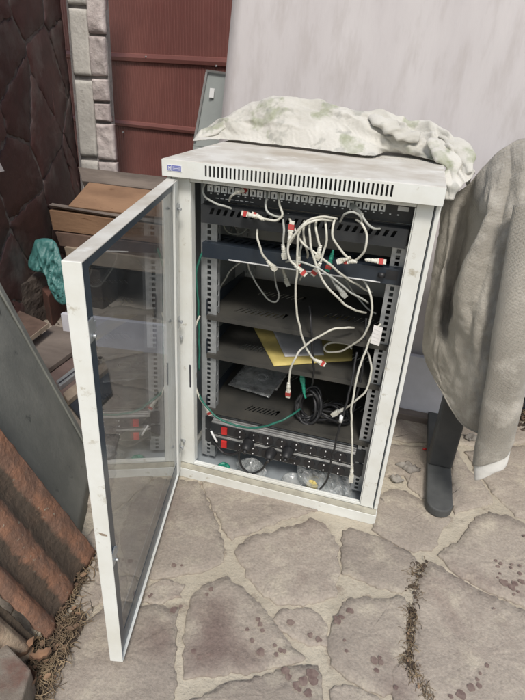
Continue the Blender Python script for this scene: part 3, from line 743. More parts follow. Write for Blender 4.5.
cable('patch cord running down the inner left wall to a plug by the power strips', [(200,316,.06),(195,328,.05),(192,342,.045),(192,362,.045),(195,384,.045),(200,398,.045),(206,407,.045)], None, (211,415,.045,1))
cable('thin pale cord rising behind the duct at the left', [(243,250,.22),(238,232,.24),(233,226,.24),(229,238,.2),(226,248,.18)], m=CORDG, r=.0022)
cable('thin grey cord crossing behind the first manager', [(254,236,.2),(262,228,.2),(270,222,.2)], m=CORDG, r=.0018)
cable('two tone cord sagging at the right behind the duct', [(345,280,.16),(356,296,.16),(367,308,.15),(376,314,.13)], m=CORDG, r=.0022)
cable('green cord curving behind the left rail', [(220,247,.09),(210,248,.07),(202,254,.058),(197,267,.055),(196,282,.058),(198,300,.062),(199,330,.064),(199,370,.064)], m=GREEN, r=.003, group='green cords in the rack')
cable('green cord lying in a shallow curve over the top of the power strips', [(199,394,.05),(206,406,.025),(220,419,.018),(238,426,.015),(256,427.5,.015),(275,423,.02),(290,416,.04),(300,409,.09)], m=GREEN, r=.003, group='green cords in the rack')
cable('green booted lead sticking up out of the black coil', [(306,398,.10),(304,392,.10)], None, (302,374,.10), m=GREENP, plugm=GREENP, boot=GREENP, group='green cords in the rack')
cable('black cord hanging at the right with its end curled at the bottom', [(357,352,.06),(352,380,.03),(346,405,.012),(341,422,.008),(336,440,.008),(331,463,.012),(327.5,479,.02),(320,489,.03)], m=BLK, r=.0028, group='black cords in the rack')
cable('black cord hanging straight in front of the folder', [(309,306,.10),(311,320,.062),(312,345,.055),(314,372,.06),(312,385,.09)], m=BLK, r=.0026, group='black cords in the rack')
cable('black cord lying along the inside of the right rail', [(366,318,.1),(364,345,.08),(362,372,.07),(357,395,.07),(352,415,.065)], m=BLK, r=.0030, group='black cords in the rack')
cable('black mains cord sagging from the left end of the lower power strip', [(212,440,0.055),(218,448,0.035),(224,453,0.030),(231,455,0.025),(239,452,0.025),(245,447,0.027)], m=BLK, r=.0036, group='black cords in the rack', name='power_cord')
cable('black mains cord making a deep loop under the lower power strip', [(241,448,0.025),(239,457,0.025),(242,467,0.030),(250,474,0.035),(259,471,0.033),(266,463,0.025),(270,458,0.025)], m=BLK, r=.0034, group='black cords in the rack', name='power_cord')
cable('black mains cord running behind the plastic bag', [(288,456,0.025),(296,459,0.045),(306,458,0.075),(316,462,0.105)], m=BLK, r=.0034, group='black cords in the rack', name='power_cord')
# black plugs pushed into the lower strip
for (px, py), lb in zip(((247, 446), (270, 455), (287, 454)), ('black round mains plug nearest the red switch of the lower strip', 'black round mains plug in the middle of the lower strip', 'black round mains plug furthest right in the lower strip')):
    c = at(px, py, .036); mb = MB(); mb.tube([c+Vector((0, -.016, -.004)), c+Vector((0, -.008, 0)), c+Vector((0, .014, 0))], lambda t: .010+.007*t, 18, sub=4)
    root = thing('mains_plug', c, lb, 'plug', 'black mains plugs'); mb.build('body', BLK, root)
    mb = MB(); mb.tube([c+Vector((0, -.024, -.008)), c+Vector((0, -.015, -.004))], .0055, 10, sub=1); mb.build('strain_relief', BLK, root)
# white tie on black cord, cable tag, white stick
mb = MB(); mb.tube([at(341.5, 416, .006), at(340.5, 422, .0065)], .0048, 10, sub=1); tag(mb.build('cable_tie', DOT), 'white tape tick round the hanging black cord', 'tape')
mb = MB(); a, b_, c, d = at(374, 325, .035), at(383, 328, .035), at(379, 346, .03), at(370, 343, .03); mb.prism([a, b_, c, d], (0, .0006, 0)); root = thing('paper_tag', a, 'white printed paper tag wrapped round the cord at the right rail', 'tag'); mb.build('tag_sheet', PAPW, root)
mb = MB()
for k in range(4):
    p = a.lerp(d, .2+.2*k)+Vector((.002, -.0006, 0)); q = b_.lerp(c, .2+.2*k)+Vector((-.004, -.0006, 0)); mb.prism([p, q, q+Vector((0, 0, -.001)), p+Vector((0, 0, -.001))], (0, .0003, 0))
mb.build('tag_print', PAPER, root)
mb = MB(); mb.tube([at(211, 431, .036), at(213.5, 436, .033), at(217, 442, .036)], .0030, 10, sub=4); tag(mb.build('white_stick', DOT), 'short white plastic stick leaning before the left end of the power strips', 'stick')

# coiled black cord on shelf three
mb = MB(); pts = []
c0 = at(309, 400, .115)
for k in range(64):
    a = k/10*2*math.pi; rr = 1+.16*math.sin(k*.7)
    pts.append(Vector((c0.x+.030*rr*math.cos(a)+.006*math.sin(k*.23), c0.y+.012*math.sin(k*1.1)+.01*math.sin(a), .267+.045*rr*math.sin(a)+.004*math.cos(k*.31))))
mb.tube(pts, .0040, 8, sub=3)
pts = []
c1 = at(334, 398, .13)
for k in range(46):
    a = k/10*2*math.pi; rr = 1+.25*math.sin(k*.5)
    pts.append(Vector((c1.x+.042*rr*math.cos(a), c1.y+.03*math.sin(a)+.01*math.sin(k*.8), .236+.012*math.sin(k*.9)+.010*abs(math.sin(a)))))
mb.tube(pts, .0038, 8, sub=3)
tag(mb.build('coiled_cord', BLK), 'thick black mains cord coiled up on the lowest shelf', 'cable')

# yellow folder with translucent sheet
def slab(name, poly, Z, thk, m, label, cat, wave=.0, parent=None):
    P = [atz(x, y, Z) for x, y in poly]; mb = MB()
    a, b_, c, d = P; n = 14; vs = []; fs = []
    for j in range(n+1):
        for i in range(n+1):
            p = a.lerp(b_, i/n).lerp(d.lerp(c, i/n), j/n); vs.append(Vector((p.x, p.y, Z+thk+wave*(N3(p, 12)+.4*N3(p, 40))+wave*.9)))
    o = len(vs)
    for v in vs[:]: vs.append(Vector((v.x, v.y, v.z-thk)))
    for j in range(n):
        for i in range(n):
            q = (j*(n+1)+i, j*(n+1)+i+1, (j+1)*(n+1)+i+1, (j+1)*(n+1)+i); fs += [q, tuple(o+k for k in reversed(q))]
    ring = [i for i in range(n+1)]+[(j)*(n+1)+n for j in range(1, n+1)]+[n*(n+1)+i for i in range(n-1, -1, -1)]+[j*(n+1) for j in range(n-1, 0, -1)]
    fs += [(ring[k], o+ring[k], o+ring[(k+1) % len(ring)], ring[(k+1) % len(ring)]) for k in range(len(ring))]
    mb.add(vs, fs, 0, True); ob = mb.build(name, m, parent)
    if label: tag(ob, label, cat)
    return ob
slab('folder', [(274,367),(352,361),(354,318),(245,312)], .3986, .003, YEL, 'yellow card folder lying on the middle shelf', 'folder', .001)
slab('paper_sheet', [(285,357),(324,356),(318,320),(266,317)], .4035, .001, PAPER, 'pale grey sheet in a clear sleeve on the yellow folder', 'paper', .0015)
slab('manual', [(236,383),(277,391),(290,370),(252,361)], .2185, .006, PAPW, 'grey instruction booklet in clear bag on the lowest shelf', 'booklet', .001)
bk = slab('bag', [(228,386),(269,399),(289,371),(251,358)], .2275, .002, CLEARB, 'crinkled clear plastic bag over the booklet on the lowest shelf', 'plastic bag', .003)
mb = MB(); z = .2285
c = atz(262, 378, z)
for k in range(26):
    a = 2*math.pi*k/26; a2 = 2*math.pi*(k+1)/26
    for r0 in (.013, .019):
        mb.prism([(c.x+r0*math.cos(a), c.y+r0*math.sin(a), z+.003), (c.x+(r0+.002)*math.cos(a), c.y+(r0+.002)*math.sin(a), z+.003), (c.x+(r0+.002)*math.cos(a2), c.y+(r0+.002)*math.sin(a2), z+.003), (c.x+r0*math.cos(a2), c.y+r0*math.sin(a2), z+.003)], (0, 0, .0003))
tag(mb.build('disc', DOT), 'round disc outline showing through the clear bag of the booklet', 'disc')
# clutter on the rack floor
V, F_ = blob([at(*p) for p in ((300,456,.12),(318,454,.13),(336,463,.13),(348,472,.12),(352,487,.08),(349,497,.05),(332,496,.045),(316,492,.045),(303,485,.05),(297,470,.08))], (0, .6, -.8), .07, 3, 12, .35, 30)
mb = MB(); mb.add(V, F_, 0, False); tag(mb.build('plastic_bag', CLEARB), 'crumpled clear plastic bag on the rack floor at the right', 'plastic bag')
c = at(294, 470, .06); mb = MB(); n = 28; vs = []; prof = ((.018, 0), (.026, .004), (.030, .014), (.032, .018), (.030, .0185), (.027, .012), (.018, .003))
for r_, h_ in prof:
    for k in range(n): a = 2*math.pi*k/n; vs.append(Vector((c.x+r_*math.cos(a), c.y+r_*math.sin(a), .0185+h_)))
fs = [(j*n+k, j*n+(k+1) % n, (j+1)*n+(k+1) % n, (j+1)*n+k) for j in range(len(prof)-1) for k in range(n)]+[tuple(range(n)), tuple((len(prof)-1)*n+k for k in range(n))]
mb.add(vs, fs, 0, True); tag(mb.build('plastic_bowl', CLEARB), 'shallow clear plastic bowl beside the crumpled bag', 'bowl')
V, F_ = blob([at(*p) for p in ((306,482,.05),(313,480,.05),(318,486,.045),(314,492,.04),(306,489,.045))], (0, .3, -.9), .015, 4, 5, .5, 60)
mb = MB(); mb.add(V, F_, 0, True); tag(mb.build('plastic_scrap', YEL), 'small yellow plastic scrap on the rack floor', 'scrap')
V, F_ = blob([at(*p) for p in ((217,465,.06),(224,462,.07),(230,466,.06),(228,470,.05),(219,470,.05))], (0, .3, -.9), .012, 4, 5, .5, 60)
mb = MB(); mb.add(V, F_, 0, True); tag(mb.build('plastic_scrap', GREENP), 'small green plastic scrap on the rack floor', 'scrap')
V, F_ = blob([at(*p) for p in ((236,462,.06),(250,458,.07),(262,463,.06),(266,474,.04),(254,480,.035),(240,474,.045))], (0, .4, -.9), .025, 8, 7, .8, 60)
mb = MB(); mb.add(V, F_, 0, False); tag(mb.build('plastic_bag', CLEARB), 'small torn clear bag under the black plugs', 'plastic bag')
sc = MB()
for (px, py) in ((242,470),(247,468),(252,477),(249,472),(256,475),(258,466),(238,473)):
    c = atz(px, py, .019); sc.tube([c, c+Vector((.003, .001, .003))], .0022, 6, sub=1)
tag(sc.build('screws', DOT), 'few loose pale screws on the rack floor below the black plugs', 'screws', kind='stuff')

# ------------------------------------------------------------------ floral cloth on top of the rack
def V3(p): return Vector(p)
zt = ZT+.003
front = [(193,142),(214,140.5),(236,142),(262,145),(290,148),(318,151.5),(345,155),(372,157.5),(386,154),(404,155),(424,160),(437,170),(446,196)]
r0 = [atz(x, y, zt) for x, y in front[:11]]+[at(437,168,.33), at(447,196,.29)]
r1 = [at(*p) for p in ((196,140,.38),(214,135,.40),(234,131,.40),(260,131,.39),(288,127,.38),(316,131,.37),(346,138,.36),(372,146,.36),(388,146,.39),(406,149,.39),(428,152,.38),(446,164,.34),(458,188,.29))]
r2 = [at(*p) for p in ((200,136,.41),(213,128,.42),(230,121,.43),(254,113,.43),(284,106,.42),(312,111,.42),(345,123,.40),(368,124,.40),(386,128,.42),(408,133,.43),(434,140,.41),(458,154,.36),(470,180,.31))]
r3 = [at(*p) for p in ((203,133,.44),(215,125,.46),(230,117,.46),(254,109.5,.46),(284,101,.45),(312,106,.45),(345,117.5,.44),(370,117,.44),(386,121,.45),(408,128,.46),(434,135,.45),(460,146,.41),(474,172,.35))]
r4 = [p+Vector((0, .05, -.05)) for p in r3]
for i, p in enumerate(r4):
    if i < 11: p.z = max(zt, min(p.z, r3[i].z-.03))
def ridge(p, s, off=0, sz=1.0):
    return 1-2.2*abs(mn.noise(Vector((p[0]*s+off, p[1]*s, p[2]*s*sz-off))))
def creases(lines, u, v):
    h = 0
    for (u0, v0, u1, v1, ht, w) in lines:
        du, dv = u1-u0, v1-v0; t_ = ((u-u0)*du+(v-v0)*dv)/(du*du+dv*dv); t_ = max(0, min(1, t_)); cu = .02*math.sin(t_*5+u0*9)
        d = math.hypot(u-(u0+du*t_)-cu, v-(v0+dv*t_)); tp_ = math.sin(math.pi*(.12+.76*t_))
        if d < w: h += ht*tp_*(1-d/w)**1.4
    return h
random.seed(31)
CR1 = [(.34,.95,.62,.30,.016,.10),(.36,.9,.74,.45,.014,.07),(.30,.85,.12,.25,.012,.09),(.33,.8,.28,.15,.010,.07),(.5,.85,.95,.5,.014,.08),(.62,.8,.80,.15,.012,.06),(.72,.9,.90,.2,.013,.05),(.80,.8,.98,.1,.012,.05),(.05,.8,.22,.2,.010,.06),(.56,.25,.70,.12,.010,.05)]
CR1 += [(a_, b_2, a_+random.uniform(.05, .22), b_2+random.uniform(-.5, .1), random.uniform(.003, .007), random.uniform(.02, .045)) for a_, b_2 in [(random.uniform(0, .9), random.uniform(.3, .9)) for _ in range(34)]]
CR1 += [(a_, b_2, a_+random.uniform(.03, .12), b_2+random.uniform(-.4, .3), random.uniform(.005, .010), random.uniform(.02, .035)) for a_, b_2 in [(random.uniform(.66, .95), random.uniform(.2, .8)) for _ in range(20)]]
CR2 = [(.62,.0,.50,.75,.022,.10),(.80,.0,.60,.85,.020,.09),(.45,.03,.36,.55,.020,.07),(.95,.02,.78,.6,.022,.09),(.30,.04,.20,.6,.016,.06),(.52,.1,.30,.45,.014,.06),(.10,.1,.06,.7,.012,.05),(.40,.55,.62,.95,.012,.08),(.18,.55,.50,.9,.010,.06),(.70,.3,.66,.95,.012,.06)]
CR2 += [(a_, b_2, a_+random.uniform(-.12, .05), b_2+random.uniform(.12, .4), random.uniform(.003, .007), random.uniform(.02, .05)) for a_, b_2 in [(random.uniform(.05, 1), random.uniform(0, .7)) for _ in range(30)]]
def fold(p, u, v):
    q = Vector((p.x*.9+p.z*.9, p.y*1.2, p.z*.5-p.x*.25))
    k = .011*ridge(q, 7.5, 2)+.006*ridge(q, 17, 5)+.0022*ridge(q, 38, 9)-.004
    return (k*.30+creases(CR1, u, v))*min(1, v*4.0)
mb = MB(); vs, fs = surface([r0, r1, r2, r3, r4], 14, 22, fold)
for v in vs:
    if v.x < .59 and v.z < zt+.002: v.z = zt+.002
nu_ = 12*14+1
def pinf(i, v):
    r_ = (i//nu_)/56
    return .55
vs = relax(vs, fs, pinf, .022, 16, [(-.001, .601, -.002, D, .80, ZT+.0005)], .25, 1.2, 12)
vs = [v+Vector((0, -.3, .9))*(.0012*ridge(v, 26, 3)+.0005*ridge(v, 60, 2)) for v in vs]
mb.add(vs, fs, 0, True)
cl = mb.build('floral_cloth', FLORAL)
tag(cl, 'crumpled off white cloth with faded green flowers heaped on top of the rack', 'cloth')
s_ = cl.modifiers.new('sub', 'SUBSURF'); s_.levels = s_.render_levels = 1
s_ = cl.modifiers.new('solid', 'SOLIDIFY'); s_.thickness = .0012; s_.offset = 0
# twisted folds: rolled hem and knot parts of the same cloth
def ropefold(pts, r, name='fold', parent=cl, m=FLORAL, flat=.6):
    P = spline([at(*p) for p in pts], 8); n = len(P); mb = MB(); seg = 16; vs = []
    for i, p in enumerate(P):
        t = (P[min(i+1, n-1)]-P[max(i-1, 0)]).normalized(); u = Vector((0, -.5, .8)); s = t.cross(u).normalized(); u = s.cross(t)
        q = i/(n-1); rr = r*(.25+.75*math.sin(math.pi*min(1, max(0, .06+.88*q)))**.6)
        for k in range(seg):
            a = 2*math.pi*k/seg; w = 1+.30*math.sin(a*2+q*4)+.8*ridge(p+Vector((math.cos(a), 0, math.sin(a)))*.02, 24, 3)-.3
            vs.append(p+s*math.cos(a)*rr*w+u*math.sin(a)*rr*flat*w)
    fs = [(i*seg+k, i*seg+(k+1) % seg, (i+1)*seg+(k+1) % seg, (i+1)*seg+k) for i in range(n-1) for k in range(seg)]
    fs += [tuple(range(seg)), tuple((n-1)*seg+k for k in range(seg))]
    mb.add(vs, fs, 0, True); o = mb.build(name, m, parent); o.modifiers.new('sub', 'SUBSURF').render_levels = 1; return o
ropefold([(372,117,.41),(380,121,.39),(392,128,.38),(404,134,.38),(420,138,.38)], .018)
ropefold([(196,139,.38),(205,133,.39),(216,128,.40),(228,122,.41)], .014)
ropefold([(430,140,.38),(442,150,.35),(449,166,.32),(452,186,.29),(449,200,.275)], .020)
ropefold([(440,136,.40),(456,144,.37),(466,158,.34),(470,174,.31)], .016)

# ------------------------------------------------------------------ dust sheet over a desk at the right
desk = thing('desk', (.9, .4, 0), 'dark desk hidden under the draped grey sheet, one black foot showing', 'desk')
mb = MB(); mb.box(.735, 1.75, .30, .80, .70, .725); mb.build('tabletop', LEGM, desk, .003)
def foot(x):
    mb = MB(); poly = []; w = .036; y0, y1 = .078, .78
    for k in range(13):
        a = math.pi+math.pi*k/12; poly.append((x+w*math.cos(a), y0+w+w*math.sin(a), .010))
    for k in range(13):
        a = math.pi*k/12; poly.append((x+w*math.cos(a), y1-w+w*math.sin(a), .010))
    mb.prism(poly, (0, 0, .026))
    f = mb.build('foot', LEGD, desk, .004)
    for yy in (y0+.036, y1-.036):
        mb = MB(); mb.tube([(x, yy, 0.002), (x, yy, .0098)], .030, 24, sub=1); mb.build('glide', BLK, f).location = (0, 0, 0)
    mb = MB(); mb.box(x-w, x+w, .27, .33, .0365, .699); mb.build('leg', LEGM, desk, .006)
    return f
foot(.768); foot(1.70)
for o in list(desk.children):
    if o.name.startswith('foot'):
        for c in o.children: c.location = (0, 0, 0)
def A(l): return [at(*p) for p in l]
rows = [
 A([(444,200,.42),(456,194,.40),(470,183,.38),(486,165,.37),(505,147,.37),(525,139,.38),(560,140,.40),(620,155,.42)]),
 A([(441,214,.40),(452,208,.38),(468,204,.38),(482,196,.27),(505,175,.28),(528,168,.28),(565,168,.30),(625,185,.32)]),
 A([(438,240,.40),(449,238,.36),(466,236,.40),(476,230,.25),(496,225,.21),(525,220,.22),(570,220,.24),(625,232,.28)]),
 A([(432,280,.38),(443,278,.33),(455,278,.40),(461,270,.22),(486,272,.17),(516,270,.20),(560,275,.21),(610,282,.25)]),
 A([(427,315,.36),(438,313,.29),(450,318,.36),(456,312,.20),(480,316,.15),(508,318,.18),(545,322,.20),(600,326,.24)]),
 A([(425,345,.33),(434,343,.26),(446,343,.24),(458,345,.19),(478,350,.145),(500,352,.17),(524,352,.18),(590,352,.24)]),
 A([(427,358,.31),(436,368,.26),(447,376,.23),(460,384,.19),(477,392,.15),(494,396,.17),(507,394,.18),(516,376,.22)]),
 A([(430,366,.30),(440,385,.25),(449,403,.22),(462,420,.19),(477,430,.165),(490,434,.18),(500,430,.19),(508,405,.22)]),
]
def fold2(p, u, v):
    q = Vector((p.x*1.0-p.y*.3+p.z*.12, p.y*.4, p.z*.28))
    k = .020*ridge(q, 9, 1)+.009*ridge(q, 19, 4)+.004*ridge(p, 16, 7)+.0016*ridge(p, 44, 3)-.012
    return (k*.32+creases(CR2, u, v)-.006)*min(1, v*4+.3)
mb = MB(); vs, fs = surface(rows, 12, 14, fold2)
nu2 = 7*12+1
def pinf2(i, v):
    r_ = (i//nu2)/98
    return 1.0 if r_ < .02 else (.30 if r_ < .97 else .5)
vs = relax(vs, fs, pinf2, .015, 16, [(.008, .601, .03, D, .0, .86), (.735, 1.75, .30, .80, .60, .725)], .5, 6, 16)
mb.add(vs, fs, 0, True)
tp = mb.build('dust_sheet', TARP)
tag(tp, 'heavy grey beige sheet draped to the right of the rack with its edge rolled up', 'sheet')
s_ = tp.modifiers.new('sub', 'SUBSURF'); s_.levels = s_.render_levels = 1
s_ = tp.modifiers.new('solid', 'SOLIDIFY'); s_.thickness = .0025; s_.offset = 0
# stitched hem
hem = [Vector(v) for v in vs[-nu2:]][:nu2-6]; mb = MB(); mb.tube([p+Vector((0, -.002, 0)) for p in hem[::3]], .0022, 8, sub=1); mb.build('hem', TARP, tp)
# big front fold edge
def tubecloth(pts, rad, name, m, parent, sq=.7, seg=22, cap=True, shear=0):
    P = spline([at(*p) for p in pts], 8); n = len(P); rr = spline([Vector((r, 0, 0)) for r in rad], 8); mb = MB(); vs = []
    for i, p in enumerate(P):
        t = (P[min(i+1, n-1)]-P[max(i-1, 0)]).normalized(); u = Vector((0, -1, 0)); s = t.cross(u).normalized(); u = s.cross(t)
        for k in range(seg):
            a = 2*math.pi*k/seg; w = 1+.10*N3(p, 12, k*.13)+.05*math.sin(a*4+i*.2)
            vs.append(p+s*math.cos(a)*rr[i].x*w+u*math.sin(a)*rr[i].x*sq*w+t*(shear*math.cos(a)*max(0, i/(n-1)*2-1)**1.5))
    fs = [(i*seg+k, i*seg+(k+1) % seg, (i+1)*seg+(k+1) % seg, (i+1)*seg+k) for i in range(n-1) for k in range(seg)]
    mb.add(vs, fs, 0, True)
    if cap: mb.f += [tuple(range(seg)), tuple((n-1)*seg+k for k in range(seg))]; mb.mi += [0, 0]; mb.sm += [False]*2
    return mb.build(name, m, parent)
tubecloth([(528,205,.18),(524,250,.15),(518,300,.125),(510,350,.11),(503,395,.10),(497,432,.095),(493,447,.09),(490.5,458,.086)], [.030,.036,.042,.045,.045,.043,.041,.040], 'rolled_edge', TARP, tp, shear=.026)
tubecloth([(496,440,.089),(493,452,.087),(491,460,.085),(489,468,.083),(488,473,.081)], [.036,.037,.037,.035,.028], 'lining_flap', TARPW, tp, .55, shear=.026)

# ------------------------------------------------------------------ boards behind
bl, br = at(214, 330, .60), None
mb = MB()
tl = at(236, -120, .80); 
def plane_pt(px, py): # leaning plane of the large board
    n = Vector((0, -1, -.085)).normalized(); p0 = Vector((0, .63, 0)); d = ray(px, py); return CAM+d*((p0-CAM).dot(n)/d.dot(n))
a = plane_pt(237, -40); b_ = plane_pt(221, 125); dn = (b_-a).normalized()
top = a-dn*.45; bot = b_+dn*((b_.z-.01)/-dn.z)
wv = Vector((1, 0, .0)); 
mb.prism([top, bot, Vector((1.75, .631, .01)), Vector((1.75, .631-.085*1.85+.30, 1.85))][:3]+[Vector((1.75, .63-.085*-1.8*-1 if 0 else .63+.085*1.8*-1, 1.85))], (0, .008, 0)) if 0 else None
n_ = Vector((0, -1, -.085)).normalized()
def on(x, z): return Vector((x, .63+(-.085*z)*-1*-1 if 0 else .63-.085*z*-1 if 0 else .63+(.085*z)*-1, z))
# plane: -(y-.63) -.085 z = 0  ->  y = .63 - .085 z  would lean forward, so the board leans back instead
def planeb(x, z): return Vector((x, .615+.10*z, z))
def hit(px, py):
    n = Vector((0, -1, .10)); d = ray(px, py); return CAM+d*((Vector((0, .615, 0))-CAM).dot(n)/d.dot(n))
a = hit(233, 0); b_ = hit(221.5, 125); s = (b_.x-a.x)/(b_.z-a.z)
xt = a.x+s*(1.95-a.z); xb = b_.x+s*(.005-b_.z)
# build as a finely divided sheet with very slight waves
n = 40; vs = []; fs = []
for j in range(n+1):
    z = .005+(1.95-.005)*j/n
    for i in range(n+1):
        x0 = xb+(xt-xb)*j/n; x = x0+(1.0+.25*z-x0)*i/n; p = planeb(x, z); p.y += .004*N3(p, 1.6)+.0016*N3(p, 5); vs.append(p)
fs = [(j*(n+1)+i, j*(n+1)+i+1, (j+1)*(n+1)+i+1, (j+1)*(n+1)+i) for j in range(n) for i in range(n)]
mb = MB(); mb.add(vs, fs, 0, True); bo = mb.build('large_board', BOARD); s_ = bo.modifiers.new('solid', 'SOLIDIFY'); s_.thickness = .006; s_.offset = -1
tag(bo, 'large pinkish white plastic board leaning upright behind the rack', 'board')
def bstrip(p, q, w):
    a, b_ = hit(*p), hit(*q); d = (b_-a).normalized(); nn = Vector((0, -1, .10)).normalized(); u = d.cross(nn).normalized()*w; o = nn*.004
    k = 8; L_ = [a.lerp(b_, i/k)+u*(.3+.7*math.sin(math.pi*i/k))+o+u*2*N3(a.lerp(b_, i/k), 20) for i in range(k+1)]; Rr = [a.lerp(b_, i/k)-u*(.3+.7*math.sin(math.pi*i/k))+o+u*2*N3(a.lerp(b_, i/k), 20) for i in range(k+1)]
    return L_+Rr, [(i, i+1, k+2+i, k+1+i) for i in range(k)]
mb = MB()
for p, q, w in (((487,124),(530,130),.003),((500,128),(528,136),.0015),((468,142),(500,152),.0024),((455,128),(470,142),.0012),((345,18),(350,60),.0012),((300,30),(303,70),.001),((505,40),(507,90),.001),((420,10),(421,50),.001)):
    v_, f_2 = bstrip(p, q, w); mb.add(v_, f_2)
random.seed(77)
for _ in range(26):
    x_ = random.uniform(245, 520); y_ = random.uniform(-10, 100); v_, f_2 = bstrip((x_, y_), (x_+random.uniform(-14, 14), y_+random.uniform(3, 26)), random.uniform(.0004, .0010)); mb.add(v_, f_2)
mb.build('scratch', DOT, bo)

# low white boards standing on the floor behind the rack
def wallquad(name, m, pts, z1, thk, label, cat, bev=.002):
    a, b_ = pts; d = (b_-a); d.z = 0; nn = Vector((-d.y, d.x, 0)).normalized()*thk; mb = MB()
    mb.prism([a, b_, Vector((b_.x, b_.y, z1)), Vector((a.x, a.y, z1))], nn); o = mb.build(name, m, None, bev); return tag(o, label, cat)
wallquad('low_board', LOWB, (Vector((-.80, .60, .001)), Vector((-.04, .70, .001))), .140, .022, 'low white board on edge seen behind the door glass', 'board')
wallquad('low_board', LOWB, (Vector((.30, .575, .012)), Vector((.84, .575, .012))), .245, .022, 'low white board on edge between the rack and the black desk leg', 'board')
mb = MB(); mb.box(.32, .84, .535, .573, .001, .030); tag(mb.build('timber_batten', WOODG, None, .002), 'flat grey timber batten along the foot of the low white board', 'batten')
# grey-green panel
mb = MB(); mb.prism([at(206,70,.95), at(229,73,.93), at(222,150,.90), at(193,146,.92)], (0, .02, 0)); pn = mb.build('grey_panel', GSTICK, None, .003); 
q0 = at(206,70,.95)
tag(pn, 'narrow grey metal panel leaning beside the large white board', 'panel')
mb = MB(); mb.prism([at(210,88,.925), at(214.5,88.5,.925), at(213.5,98,.922), at(209,97.5,.922)], (0, .002, 0)); mb.build('sticker', DOT, pn)
mb = MB(); mb.prism([at(206,69.5,.94), at(229,72.5,.92), at(228.8,74.5,.92), at(205.7,71.5,.94)], (0, .004, 0)); mb.prism([at(205.5,72,.935), at(207.5,72,.935), at(195.5,140,.91), at(193.4,140,.91)], (0, .004, 0)); mb.build('edge_strip', ALU, pn)
# support so that the panel stands on the floor
pa, pb = at(193,146,.92), at(222,150,.90); mb = MB(); mb.prism([pa, pb, Vector((pb.x-.02, .87, .002)), Vector((pa.x-.04, .89, .002))], (0, .02, 0)); mb.build('lower_sheet', GSTICK, pn)

# ------------------------------------------------------------------ red sheet metal wall
ra, rb = Vector((-1.75, 1.92, 0)), Vector((1.9, 1.40, 0)); rd = (rb-ra); RL = rd.length; rd.normalize(); rn = Vector((rd.y, -rd.x, 0))
mb = MB(); pitch = .017; n = int(RL/pitch); vs = []
for i in range(n):
    for du, dy in ((0, 0), (.010, 0), (.0115, .0016), (.0155, .0016)):
        vs.append(ra+rd*(i*pitch+du)+rn*dy)
k = len(vs); vs2 = vs+[v+Vector((0, 0, 2.3)) for v in vs]
mb.add(vs2, [(i, i+1, k+i+1, k+i) for i in range(k-1)]); rw = mb.build('metal_wall', REDW)
s_ = rw.modifiers.new('solid', 'SOLIDIFY'); s_.thickness = .003; s_.offset = -1
tag(rw, 'dark red ribbed sheet metal wall behind the white pillar', 'wall')
def rhit(px, py):
    d = ray(px, py); return CAM+d*((ra-CAM).dot(rn)/d.dot(rn))
for (zz, h_) in ((rhit(160,59).z, .042), (rhit(150,126).z, .036), (rhit(160,59).z+.42, .04), (rhit(150,126).z-.42, .04)):
    mb = MB(); a = ra+rn*.0045; b_ = rb+rn*.0045
    prof = ((0, -h_/2), (.012, -h_/2+.004), (.016, 0), (.010, h_/2-.004), (0, h_/2))
    vs = [p+rn*o_+Vector((0, 0, zz+dz)) for p in (a, b_) for o_, dz in prof]
    mb.add(vs, [(i, i+1, 6+i, 5+i) for i in range(4)]+[(4, 0, 5, 9), (0, 1, 2, 3, 4), (9, 8, 7, 6, 5)]); mb.build('rail', REDW, rw)
mb = MB()
for (px, py) in ((125,132),(148,57),(218,66),(200,130)):
    c = rhit(px, py)+rn*.016; mb.tube([c-rn*.006, c+rn*.006], .0045, 8, sub=1)
mb.build('rivet', ZINC, rw)

# ------------------------------------------------------------------ pale pillar
def rough_block(mb, a, b_, c, d, thk, seed, amp, mi=0, nn=None):
    """block front face quad a(tl) b(tr) c(br) d(bl), with rounded lumpy front"""
    n = 20; vs = []; nn = nn or Vector((0, -1, 0))
    for j in range(n+1):
        for i in range(n+1):
            u, v = i/n, j/n; p = a.lerp(b_, u).lerp(d.lerp(c, u), v); e = min(1, 14*min(u, 1-u))*min(1, 20*min(v, 1-v))
            vs.append(p+nn*(amp*e*(1+.9*N3(p, 9, seed)+.5*N3(p, 26, seed)))+Vector((N3(p, 14, seed), 0, N3(p, 14, seed+5)))*amp*.35)
    fs = [(j*(n+1)+i, j*(n+1)+i+1, (j+1)*(n+1)+i+1, (j+1)*(n+1)+i) for j in range(n) for i in range(n)]
    ring = [i for i in range(n+1)]+[j*(n+1)+n for j in range(1, n+1)]+[n*(n+1)+i for i in range(n-1, -1, -1)]+[j*(n+1) for j in range(n-1, 0, -1)]
    o = len(vs); vs += [vs[r]-nn*thk for r in ring]; m_ = len(ring)
    fs += [(ring[k], o+k, o+(k+1) % m_, ring[(k+1) % m_]) for k in range(m_)]+[tuple(o+k for k in range(m_))]
    mb.add(vs, fs, mi, True)
YPL = 1.5
mb = MB()
cols = [[(-70, 4, 60.5, 79, 67.5, 86), (8, 75, 68.5, 86, 74, 91.5), (80, 156, 74.5, 92, 80.5, 96.5), (160, 240, 81, 97, 86, 102)],
        [(-70,-32,81,101,83,102),(-29, 33, 84, 103, 88.5, 105), (36, 75.5, 88.5, 104.5, 91.5, 107), (79, 100.5, 92, 107, 93.5, 109), (103.5, 120.5, 94, 109, 95.5, 110.5), (123.5, 159, 96, 112, 98.5, 115), (162, 196, 98.5, 116, 101.5, 118), (199, 240, 101, 118, 104, 121)]]
